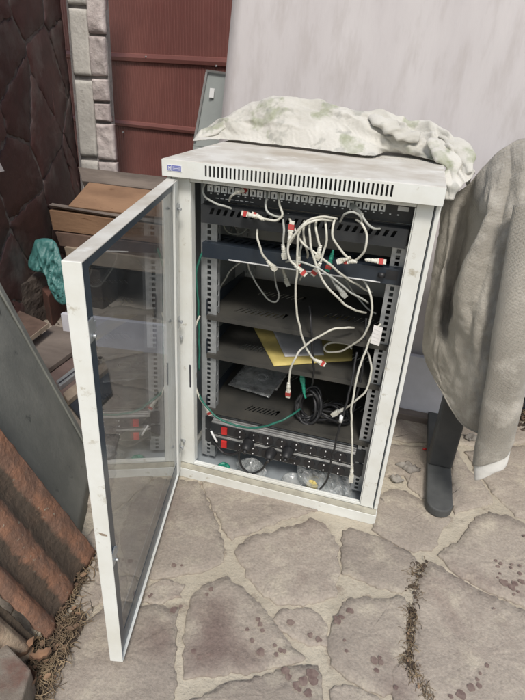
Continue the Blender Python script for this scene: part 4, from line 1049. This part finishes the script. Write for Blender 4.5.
for ci, col in enumerate(cols):
    for i, (ya, yb, la, ra_, lb, rb_) in enumerate(col):
        sk = .07
        rough_block(mb, at(la, ya-.0, YPL), at(ra_, ya+(ra_-la)*.06, YPL), at(rb_, yb+(rb_-lb)*.06, YPL), at(lb, yb, YPL), .03, i*3+ci*11, .003 if ci == 0 else .009, ci)
pil = mb.build('stone_pillar', [QUOIN, QUOINP])
tag(pil, 'pale pillar of stacked blocks between the dark stone wall and the red wall', 'pillar')
a, b_, c, d = at(58, -80, YPL), at(99, -80, YPL), at(117, 240, YPL), at(84, 240, YPL)
mb = MB(); mb.prism([p+Vector((0, .012, 0)) for p in (a, b_, c, d)], (0, .03, 0)); mb.prism([d+Vector((0, .012, 0)), c+Vector((0, .012, 0)), Vector((c.x-.0, c.y+.012, 0)), Vector((d.x, d.y+.012, 0))], (0, .03, 0)); mb.build('mortar', JOINTP, pil)

# ------------------------------------------------------------------ dark stone wall at the left
wa = Vector((at(79, 150, YPL).x-.03, YPL+.02, 0)); wb = Vector((-.62, -.75, 0)); wd = (wb-wa); WL = wd.length; wd.normalize(); wn = Vector((-wd.y, wd.x, 0))
if wn.dot(CAM-wa) < 0: wn = -wn
mb = MB(); mb.prism([wa-wn*.003, wb-wn*.003, wb-wn*.003+Vector((0, 0, 2.3)), wa-wn*.003+Vector((0, 0, 2.3))], -wn*.2)
sw_ = mb.build('stone_wall', JOINTW); tag(sw_, 'dark maroon wall of irregular stone slabs at the left edge', 'wall')
mb = MB(); random.seed(23); ss = []
for iu in range(-1, 9):
    for iz in range(-1, 10): ss.append(Vector(((iu+random.uniform(-.45, .45))*.33, (iz+random.uniform(-.45, .45))*.27, 0)))
for i, s in enumerate(ss):
    c = vcell(s, [q for q in ss if q is not s and (q-s).length < 1.2], [s+Vector((a_, b2_, 0)) for a_, b2_ in ((-.6, -.6), (.6, -.6), (.6, .6), (-.6, .6))])
    if len(c) < 3: continue
    cc = sum(c, Vector())/len(c)
    c = [p+(cc-p).normalized()*.008 for p in c]; c = [Vector((min(max(p.x, 0), WL), min(max(p.y, 0), 2.3), 0)) for p in c]
    if max(p.x for p in c)-min(p.x for p in c) < .03 or max(p.y for p in c)-min(p.y for p in c) < .03: continue
    P = wob(c, .012, i*2.1, .015); n = len(P); cc = sum(P, Vector())/n; lift = random.uniform(0, .003)
    def W3(p, o_): return wa+wd*p.x+Vector((0, 0, p.y))+wn*o_
    rs = [[W3(p, -.014) for p in P], [W3(p, lift-.002) for p in P], [W3(p+(cc-p).normalized()*.006, lift+.001+.002*N3(p, 10, i)) for p in P]]
    for s_2 in (.66, .33): rs.append([W3(cc+(p-cc)*s_2, lift+.002+.004*N3(cc+(p-cc)*s_2, 14, i)) for p in P])
    vs = [v for r in rs for v in r]+[W3(cc, lift+.004)]
    fs = [(k*n+j, k*n+(j+1) % n, (k+1)*n+(j+1) % n, (k+1)*n+j) for k in range(len(rs)-1) for j in range(n)]+[((len(rs)-1)*n+j, (len(rs)-1)*n+(j+1) % n, len(vs)-1) for j in range(n)]
    mb.add(vs, fs, 0, True)
mb.build('stone_facing', STONEW, sw_)
def whit(px, py, o_=0):
    d = ray(px, py); return CAM+d*((wa+wn*o_-CAM).dot(wn)/d.dot(wn))
mb = MB(); mb.prism([whit(-6,158,.03), whit(-1,162,.03), whit(4,171,.03), whit(-6,173,.03)], wn*.002); tag(mb.build('paper_scrap', PAPW), 'torn white paper corner stuck on the dark stone wall', 'paper')

# ------------------------------------------------------------------ left clutter
def hexa(name, m, top, zh, label, cat, bev=.003, amp=0.0, group=None):
    """solid with the given top polygon (px,py,z) extruded straight down by zh"""
    P = [atz(x, y, z) for x, y, z in top]; mb = MB(); mb.prism(P, (0, 0, -zh)); o = mb.build(name, m, None, bev); tag(o, label, cat, group)
    if amp:
        s1 = o.modifiers.new('sub', 'SUBSURF'); s1.subdivision_type = 'SIMPLE'; s1.levels = s1.render_levels = 4
        tx = bpy.data.textures.new(name+'_rough', 'CLOUDS'); tx.noise_scale = .05
        d_ = o.modifiers.new('disp', 'DISPLACE'); d_.texture = tx; d_.strength = amp; d_.mid_level = .5
    return o
def beam(name, m, quad, depth, label, cat='timber', group='timber offcuts stacked at the back', mats2=None, bev=.002):
    """front face quad (px,py,Y) with a depth vector"""
    P = [at(*q) for q in quad]; mb = MB(); mb.prism(P, depth); o = mb.build(name, m, None, bev); return tag(o, label, cat, group)
beam('timber_beam', WOODG, [(78,167,1.30),(176,178,1.24),(176,192,1.19),(82,181,1.25)], (0, .02, -.05), 'grey weathered board lying on top of the timber stack')
beam('timber_beam', WOODO, [(89,182,1.16),(182,194,1.12),(176,219,.98),(68,206,1.02)], (0, .02, -.04), 'knotty orange board tilted back near the top of the timber stack')
beam('timber_beam', WOODG, [(48,205,1.00),(52,203,1.05),(178,222,.99),(176,226,.94)], (0, .012, -.012), 'thin grey plank between the two orange timbers')
beam('timber_beam', WOODO, [(49,210,1.00),(176,228,.94),(176,246,.94),(53,230,1.00)], (0, .10, 0), 'orange squared timber with pale cut face in the middle of the stack')
beam('timber_beam', WOODB, [(55,232,.99),(176,247,.93),(176,262,.93),(60,246,.99)], (0, .12, 0), 'dark brown timber under the orange squared one')
beam('timber_beam', WOODE, [(64,247,.97),(176,262,.91),(176,276,.91),(68,262,.97)], (0, .14, 0), 'dull pinkish timber low in the stack')
p1, p2 = at(66, 263, .98), at(176, 278, .92)
for k, (xa, lb) in enumerate(((p1.x+.05, 'dark supporting block under the left end of the timber stack'), (p2.x-.15, 'dark supporting block under the right end of the timber stack'))):
    mb = MB(); mb.box(xa, xa+.14, .97, 1.12, .001, min(p1.z, p2.z)-.006); tag(mb.build('support_block', RUBB, None, .006), lb, 'block', 'blocks holding up the timber')
# rear filler planks under the two upper boards
beam('timber_beam', WOODB, [(86,196,1.14),(176,206,1.12),(176,222,1.12),(90,212,1.14)], (0, .12, 0), 'brown timber half hidden behind the orange boards')
mb = MB(); q1 = at(90, 212, 1.14); q2 = at(176, 222, 1.12); mb.box(q1.x+.02, q2.x-.02, 1.15, 1.27, .001, min(q1.z, q2.z)-.004); tag(mb.build('support_block', RUBB, None, .006), 'long dark block behind the stacked timber', 'block', 'blocks holding up the timber')
# turquoise bag
V, F_ = blob(A([(35,240,.74),(44,238,.75),(53,240,.75),(58,247,.74),(61,258,.72),(66,270,.70),(70,286,.68),(71,300,.66),(64,305,.66),(57,301,.67),(51,290,.69),(47,277,.71),(41,272,.72),(33,270,.72),(28,264,.73),(31,252,.74)]), (-.2, 1, 0), .036, 5, 22, .40, 40)
mb = MB(); mb.add(V, F_, 0, True); tag(mb.build('plastic_bag', TURQ), 'crumpled turquoise plastic bag hanging below the timber stack', 'plastic bag')
# dark ledge and rubble blocks
hexa('stone_block', RUBB, [(-30,276,.22),(-28,262,.22),(40,264,.22),(48,272,.22),(10,290,.22),(-30,302,.22)], .215, 'dusty dark stone block against the wall at the left', 'block', .006, .02)
hexa('brick', mat('dark_brick', (.13, .055, .04), (.08, .04, .03), 12, .9, .002, 60), [(32,276,.16),(52,268,.16),(66,276,.16),(48,296,.16)], .158, 'dark red brick below the turquoise bag', 'brick', .005)
# boards lying on the floor behind the leaning sheet
def lying(name, m, poly, z, thk, label, cat, group=None, edge=None):
    P = [atz(x, y, z) for x, y in poly]; mb = MB(); mb.prism([p for p in P], (0, 0, -thk)); o = mb.build(name, m, None, .0015); tag(o, label, cat, group)
    if edge:
        a, b_ = P[edge[0]], P[edge[1]]; cc = sum(P, Vector())/len(P); n_2 = (a-b_).cross(Vector((0, 0, 1))).normalized()
        if n_2.dot(cc-a) > 0: n_2 = -n_2
        mb = MB(); mb.prism([a+n_2*.0005, b_+n_2*.0005, b_+n_2*.004, a+n_2*.004], (0, 0, -thk)); mb.build('edge', WOODE, o)
    return o
lying('board_offcut', WOODB, [(-4,302),(16,309),(48,323),(30,337),(-4,345)], .12, .018, 'dark brown board offcut lying furthest left behind the grey sheet', 'board', 'board offcuts on the floor', (2, 3))
lying('board_offcut', WOODG, [(33,341),(53,325),(72,329),(84,343),(44,372),(28,362)], .06, .02, 'grey brown board offcut lying in the middle behind the grey sheet', 'board', 'board offcuts on the floor')
lying('board_offcut', mat('dusty_floor_board', (.17, .12, .105), (.12, .085, .075), 9, .85, .001, 60), [(42,372),(76,346),(96,356),(98,372),(60,400),(48,396)], .035, .02, 'reddish grey board lying next to the metal track', 'board', 'board offcuts on the floor')
tr = lying('metal_track', ZINC, [(56,381),(94,352),(98,357),(60,386)], .055, .02, 'grey metal track section lying on the floor behind the door edge', 'metal track')
mb = MB(); mb.prism([atz(58,383,.0565), atz(96,354,.0565), atz(96.6,355,.0565), atz(58.6,384,.0565)], (0, 0, -.001)); mb.build('groove', INK, tr)
lying('batten', WOODE, [(63,393),(104,361),(108,368),(68,401)], .05, .02, 'pale beige batten parallel to the metal track', 'batten')
lying('board_offcut', CRATE, [(68,402),(108,370),(112,392),(82,420)], .03, .012, 'dark blue grey board lying closest to the door', 'board', 'board offcuts on the floor')

# leaning grey sheet
c0 = Vector((-.239, -.042, .003)); bd_ = Vector((.40, -.9165, 0)); 
e1 = Vector((-.419, -.096, .557))-Vector((-.239, -.042, 0)); e1.normalize()
bl_ = .42
sh = MB(); nn = bd_.cross(e1).normalized(); 
if nn.dot(CAM-c0) < 0: nn = -nn
n = 30; vs = []
for j in range(n+1):
    for i in range(n+1):
        p = c0+bd_*(bl_*i/n)+e1*(1.05*j/n); vs.append(p+nn*(.006*N3(p, 3)+.0012*N3(p, 12)))
sh.add(vs, [(j*(n+1)+i, j*(n+1)+i+1, (j+1)*(n+1)+i+1, (j+1)*(n+1)+i) for j in range(n) for i in range(n)], 0, True)
so = sh.build('cement_sheet', SLAB); s_ = so.modifiers.new('solid', 'SOLIDIFY'); s_.thickness = .010; s_.offset = 0
tag(so, 'large dark grey cement sheet leaning at the left edge', 'sheet')
mb = MB(); rimv = [c0+nn*.0065, c0+bd_*.022+nn*.0065, c0+bd_*.022+e1*1.05+nn*.0065, c0+e1*1.05+nn*.0065]; mb.prism(rimv, nn*.006); mb.build('rim', SLAB, so, .002)

# roof tiles leaning on the sheet
def tile_mat(name, clean, body, moss):
    m = mat(name, body, clean, 16, .92, .006, 60, lo=.42, hi=.62, c3=(.36, .32, .25), s3=85, lo3=.64, hi3=.68)
    nt = m.node_tree; N = nt.nodes; K = nt.links; b = N['Principled BSDF']; base = b.inputs['Base Color'].links[0].from_socket
    at_ = N.new('ShaderNodeAttribute'); at_.attribute_name = 'moss'
    tc = N.new('ShaderNodeTexCoord'); n = N.new('ShaderNodeTexNoise'); n.inputs['Scale'].default_value = 22; n.inputs['Detail'].default_value = 10; n.inputs['Roughness'].default_value = .7
    K.new(tc.outputs['Object'], n.inputs['Vector'])
    for sign, colr, lo, hi, mx in ((1, moss, .98, 1.18, .9), (-1, clean, .52, .30, .75)):
        a = N.new('ShaderNodeMath'); a.operation = 'ADD'; K.new(n.outputs['Fac'], a.inputs[0]); K.new(at_.outputs['Fac'], a.inputs[1])
        r = N.new('ShaderNodeMapRange'); r.inputs['From Min'].default_value = lo; r.inputs['From Max'].default_value = hi; r.inputs['To Max'].default_value = mx; K.new(a.outputs[0], r.inputs['Value'])
        x = N.new('ShaderNodeMix'); x.data_type = 'RGBA'; K.new(r.outputs['Result'], x.inputs['Factor']); K.new(base, x.inputs['A']); x.inputs['B'].default_value = L(*colr); base = x.outputs['Result']
    K.new(base, b.inputs['Base Color']); return m
TMAT = tile_mat('mossy_terracotta', (.33, .165, .100), (.215, .125, .088), (.072, .058, .044))
TMAT2 = tile_mat('pale_terracotta', (.42, .33, .24), (.22, .15, .11), (.07, .055, .04))
def tile(m, origin, along, up, width, length, heights, amp, thk, label):
    """profiled tile; heights = control values across its width, in units of amp"""
    nn = along.cross(up).normalized()
    if nn.dot(CAM-origin) < 0: nn = -nn
    hs = [v.x for v in spline([Vector((h, 0, 0)) for h in heights], 8)]
    nu, nv = len(hs)-1, 60; vs = []; ms = []
    for j in range(nv+1):
        for i in range(nu+1):
            u = i/nu; p = origin+along*width*u+up*length*(j/nv)+nn*(amp*(hs[i]+1)+.002)
            e_ = .0024*N3(p, 24)+.0012*N3(p, 90)+.0008*N3(p, 190)
            if j == 0: p += up*(.005*N3(p, 40)+.003*N3(p, 110))
            if i in (0, nu): p += along*(.003*N3(p, 50)+.002*N3(p, 120))
            vs.append(p+nn*e_); ms.append(max(0, min(1, .5-.5*hs[i])))
    fs = [(j*(nu+1)+i, j*(nu+1)+i+1, (j+1)*(nu+1)+i+1, (j+1)*(nu+1)+i) for j in range(nv) for i in range(nu)]
    mb = MB(); mb.add(vs, fs, 0, True); o = mb.build('roof_tile', m)
    at_ = o.data.attributes.new('moss', 'FLOAT', 'POINT')
    for k, v in enumerate(ms): at_.data[k].value = v
    s_ = o.modifiers.new('solid', 'SOLIDIFY'); s_.thickness = thk; s_.offset = -1
    return tag(o, label, 'roof tile', 'terracotta roof tiles leaning at the left')
ta = Vector((-.066, -.335, .014)); tdir = Vector((.13, -1, 0)).normalized()
tup = (Vector((-.175, -.423, .395))-Vector((-.066, -.335, .0))).normalized()
tile(TMAT, ta, tdir, tup, .232, .66, [.1, .3, .35, .1, -.6, -.85, -.5, .1, .4, .2, -.4, -.8, -.5, .8, 1.2, .5], .009, .012, 'large mossy terracotta roof tile leaning on the cement sheet, orange along one ridge')
tile(TMAT2, ta+tdir*.222+Vector((-.016, -.010, -.008)), tdir, tup, .062, .62, [-.6, -.9, .2, 1, .9, .1, -.6], .009, .013, 'pale weathered roof tile half under the mossy one')
# corner slab at the lower left
P = [atz(x, y, .085) for x, y in ((-60,585),(0,637),(31,669),(20,706),(-60,725))]
mb = MB(); mb.prism(P, (0, 0, -.083)); sl_ = mb.build('slab_offcut', mat('stained_cement', (.23, .20, .165), (.145, .115, .09), 14, .92, .004, 60, c3=(.13, .06, .045), s3=10, lo3=.52, hi3=.7), None, .004); tag(sl_, 'greyish slab corner lying at the lower left beside the tiles', 'slab')

# ------------------------------------------------------------------ dry litter
random.seed(5)
def litter(name, region, nst, nlf, label, zb=.008, soil=True, ssz=1.0):
    P = [Vector((*atz(x, y, 0).xy, 0)) for x, y in region]
    mb = MB(); x0 = min(p.x for p in P); x1 = max(p.x for p in P); y0 = min(p.y for p in P); y1 = max(p.y for p in P)
    def rnd():
        while True:
            p = Vector((random.uniform(x0, x1), random.uniform(y0, y1), 0))
            if inside(p, P): return p
    if soil:
        for _ in range(int(nst*1.3)):
            c = rnd(); r_ = random.uniform(.003, .009)*ssz; n = 6; sd = random.random()*6; vs = [Vector((c.x, c.y, zb+r_*random.uniform(.3, .8)))]
            vs += [Vector((c.x+r_*random.uniform(.7, 1.3)*math.cos(sd+k), c.y+r_*random.uniform(.7, 1.3)*math.sin(sd+k), .004)) for k in range(n)]
            mb.add(vs, [(0, 1+k, 1+(k+1) % n) for k in range(n)], 2)
    for _ in range(nst):
        c = rnd(); a = random.uniform(0, 6.28); ln = random.uniform(.012, .045)*ssz; cu = random.uniform(-2.5, 2.5); pts = []
        z = zb+random.uniform(0, .012)*min(1, ssz*ssz)
        for k in range(6):
            t_ = k/5; pts.append(Vector((c.x, c.y, z+.006*math.sin(math.pi*t_)*random.random()))); c = c+Vector((math.cos(a), math.sin(a), 0))*ln/5; a += cu/5
        mb.tube(pts, random.uniform(.0005, .0013)*ssz, 4, sub=1, mi=1, caps=False)
    for _ in range(nlf):
        c = rnd(); a = random.uniform(0, 6.28); ln = random.uniform(.007, .017)*ssz; w = ln*.32; d = Vector((math.cos(a), math.sin(a), random.uniform(-.3, .5))).normalized(); s = Vector((-math.sin(a), math.cos(a), random.uniform(-.5, .5))).normalized()
        b = Vector((c.x, c.y, zb+.006+random.uniform(0, .012))); cu = random.uniform(.2, .6)*w
        vs = []
        for k in range(5):
            t_ = k/4; ww = w*math.sin(math.pi*(.08+.84*t_)); m_ = b+d*ln*t_; vs += [m_-s*ww+Vector((0, 0, cu)), m_, m_+s*ww+Vector((0, 0, cu))]
        mb.add(vs, [(k*3+i, k*3+i+1, k*3+i+4, k*3+i+3) for k in range(4) for i in range(2)], 0, True)
    return tag(mb.build(name, [LEAF, STRAW, SOIL]), label, 'litter', kind='stuff')
litter('dry_litter', [(45,640),(60,625),(78,610),(86,618),(76,640),(64,665),(50,690),(44,712),(8,712),(20,690),(30,668),(22,650)], 420, 40, 'brown straw and dry leaf litter at the foot of the roof tiles')
litter('dry_litter', [(86,560),(96,556),(84,580),(74,600),(62,618),(54,628),(56,612),(72,588)], 160, 14, 'dark crumbs and dry bits along the bottom edge of the mossy tile')
litter('dry_litter', [(406,608),(416,609),(414,640),(413,662),(424,680),(436,702),(430,708),(416,690),(406,676),(402,662),(405,640)], 230, 8, 'straw and crumbs packed in the dark joint at lower right', .004, True, .55)
litter('dry_litter', [(413,563),(428,561),(420,580),(417,606),(413,606),(413,590),(405,593)], 50, 0, 'dark crumbs packed in the cracked joint between three flagstones', .004, True, .6)
litter('dry_litter', [(513,400),(545,402),(548,432),(522,432),(514,424)], 60, 36, 'curled brown leaves beside the dark crate at the right edge', .01, True, 1.6)
random.seed(9)
for (px, py), lb in zip(((27,652),(42,659),(32,682)), ('curled orange dry leaf tucked under the weathered tile', 'folded orange dry leaf lying on the straw', 'pale crumpled dry leaf near the slab corner')):
    c = atz(px, py, .03); n = 8; vs = []; a0 = random.uniform(0, 6)
    for j in range(n+1):
        for i in range(n+1):
            u, v = i/n*2-1, j/n*2-1; w = .010*(1-.9*v*v)*(1+.3*math.sin(v*9))
            x_, y_ = u*w, v*.020; p = Vector((x_*math.cos(a0)-y_*math.sin(a0), x_*math.sin(a0)+y_*math.cos(a0), .016*u*u+.010*v*v))
            vs.append(c+p+Vector((0, 0, .008*N3(c+p, 60))))
    mb = MB(); mb.add(vs, [(j*(n+1)+i, j*(n+1)+i+1, (j+1)*(n+1)+i+1, (j+1)*(n+1)+i) for j in range(n) for i in range(n)], 0, True)
    tag(mb.build('dry_leaf', mat('orange_leaf', (.30, .18, .11), (.20, .12, .08), 40, .85)), lb, 'leaf')
litter('dry_litter', [(-20,300),(40,296),(70,300),(100,330),(104,420),(84,424),(60,392),(20,330)], 160, 14, 'crumbs and straw scattered on the ground behind the leaning grey sheet', .006, True, 1.3)
# dark crate at the right edge
mb = MB(); x0, y0 = 1.075, .76
mb.box(x0, x0+.45, y0, y0+.012, .004, .26); mb.box(x0, x0+.012, y0+.0125, y0+.35, .004, .26); mb.box(x0+.438, x0+.45, y0+.0125, y0+.35, .004, .26); mb.box(x0+.0125, x0+.4375, y0+.338, y0+.35, .004, .26); mb.box(x0+.0125, x0+.4375, y0+.0125, y0+.3375, .004, .012)
for zz in (.245, .13): mb.box(x0-.006, x0+.456, y0-.006, y0-.0005, zz, zz+.015)
tag(mb.build('crate', CRATE, None, .003), 'dark blue plastic crate on the floor at the right edge behind the sheet', 'crate')
mb = MB(); c = atz(423, 449, .012); mb.tube([c, c+Vector((.010, .003, 0))], .004, 8, sub=1); tag(mb.build('plastic_scrap', REDP), 'tiny red plastic scrap on the paving behind the black leg', 'scrap')
# loose stone bits between rack and leg
for i, (px, py, r_) in enumerate(((408,470,.024), (396,482,.014), (470,440,.018))):
    c = atz(px, py, 0); mb = MB(); vs = []; n = 14
    P = [Vector((c.x+r_*(1.3+.5*math.sin(k*2.1+i))*math.cos(k/n*6.283), c.y+r_*(.9+.3*math.cos(k*1.7+i))*math.sin(k/n*6.283), .012)) for k in range(n)]
    V, F_ = blob(P, (0, 0, -1), .018, i*4, 5, .5, 40); mb.add(V, F_, 0, True)
    tag(mb.build('stone_chip', CEMENT), ('rough pale stone chip between the rack and the black leg', 'small stone chip touching the rack side', 'flat stone chip just under the sheet hem')[i], 'stone', 'loose stone chips')

# ------------------------------------------------------------------ light
w = bpy.data.worlds.new('World'); scn.world = w; w.use_nodes = True
nt = w.node_tree; bg = nt.nodes['Background']; sky = nt.nodes.new('ShaderNodeTexSky'); sky.sky_type = 'NISHITA'; sky.sun_disc = False
SE, SA = 55, 158   # elevation, azimuth of the sun (degrees, from +Y clockwise)
sky.sun_elevation = R(SE); sky.sun_rotation = R(SA); sky.air_density = 1.6; sky.dust_density = 3.0; sky.ozone_density = 1.0
nt.links.new(sky.outputs[0], bg.inputs['Color']); bg.inputs['Strength'].default_value = .080
ld = bpy.data.lights.new('sun', 'SUN'); ld.energy = 1.5; ld.angle = R(14); ld.color = (1, .96, .90)
so_ = bpy.data.objects.new('sun', ld); COL.objects.link(so_)
dv = Vector((math.sin(R(SA))*math.cos(R(SE)), math.cos(R(SA))*math.cos(R(SE)), math.sin(R(SE))))
so_.rotation_euler = dv.to_track_quat('Z', 'Y').to_euler(); so_.location = dv*5
vs_ = scn.view_settings; vs_.view_transform = 'Standard'; vs_.look = 'None'; vs_.gamma = 1; vs_.use_curve_mapping = False; vs_.exposure = .76
scn.render.engine = 'CYCLES'
scn.cycles.max_bounces = 8; scn.cycles.transparent_max_bounces = 24
scn.render.resolution_x = 768; scn.render.resolution_y = 1024
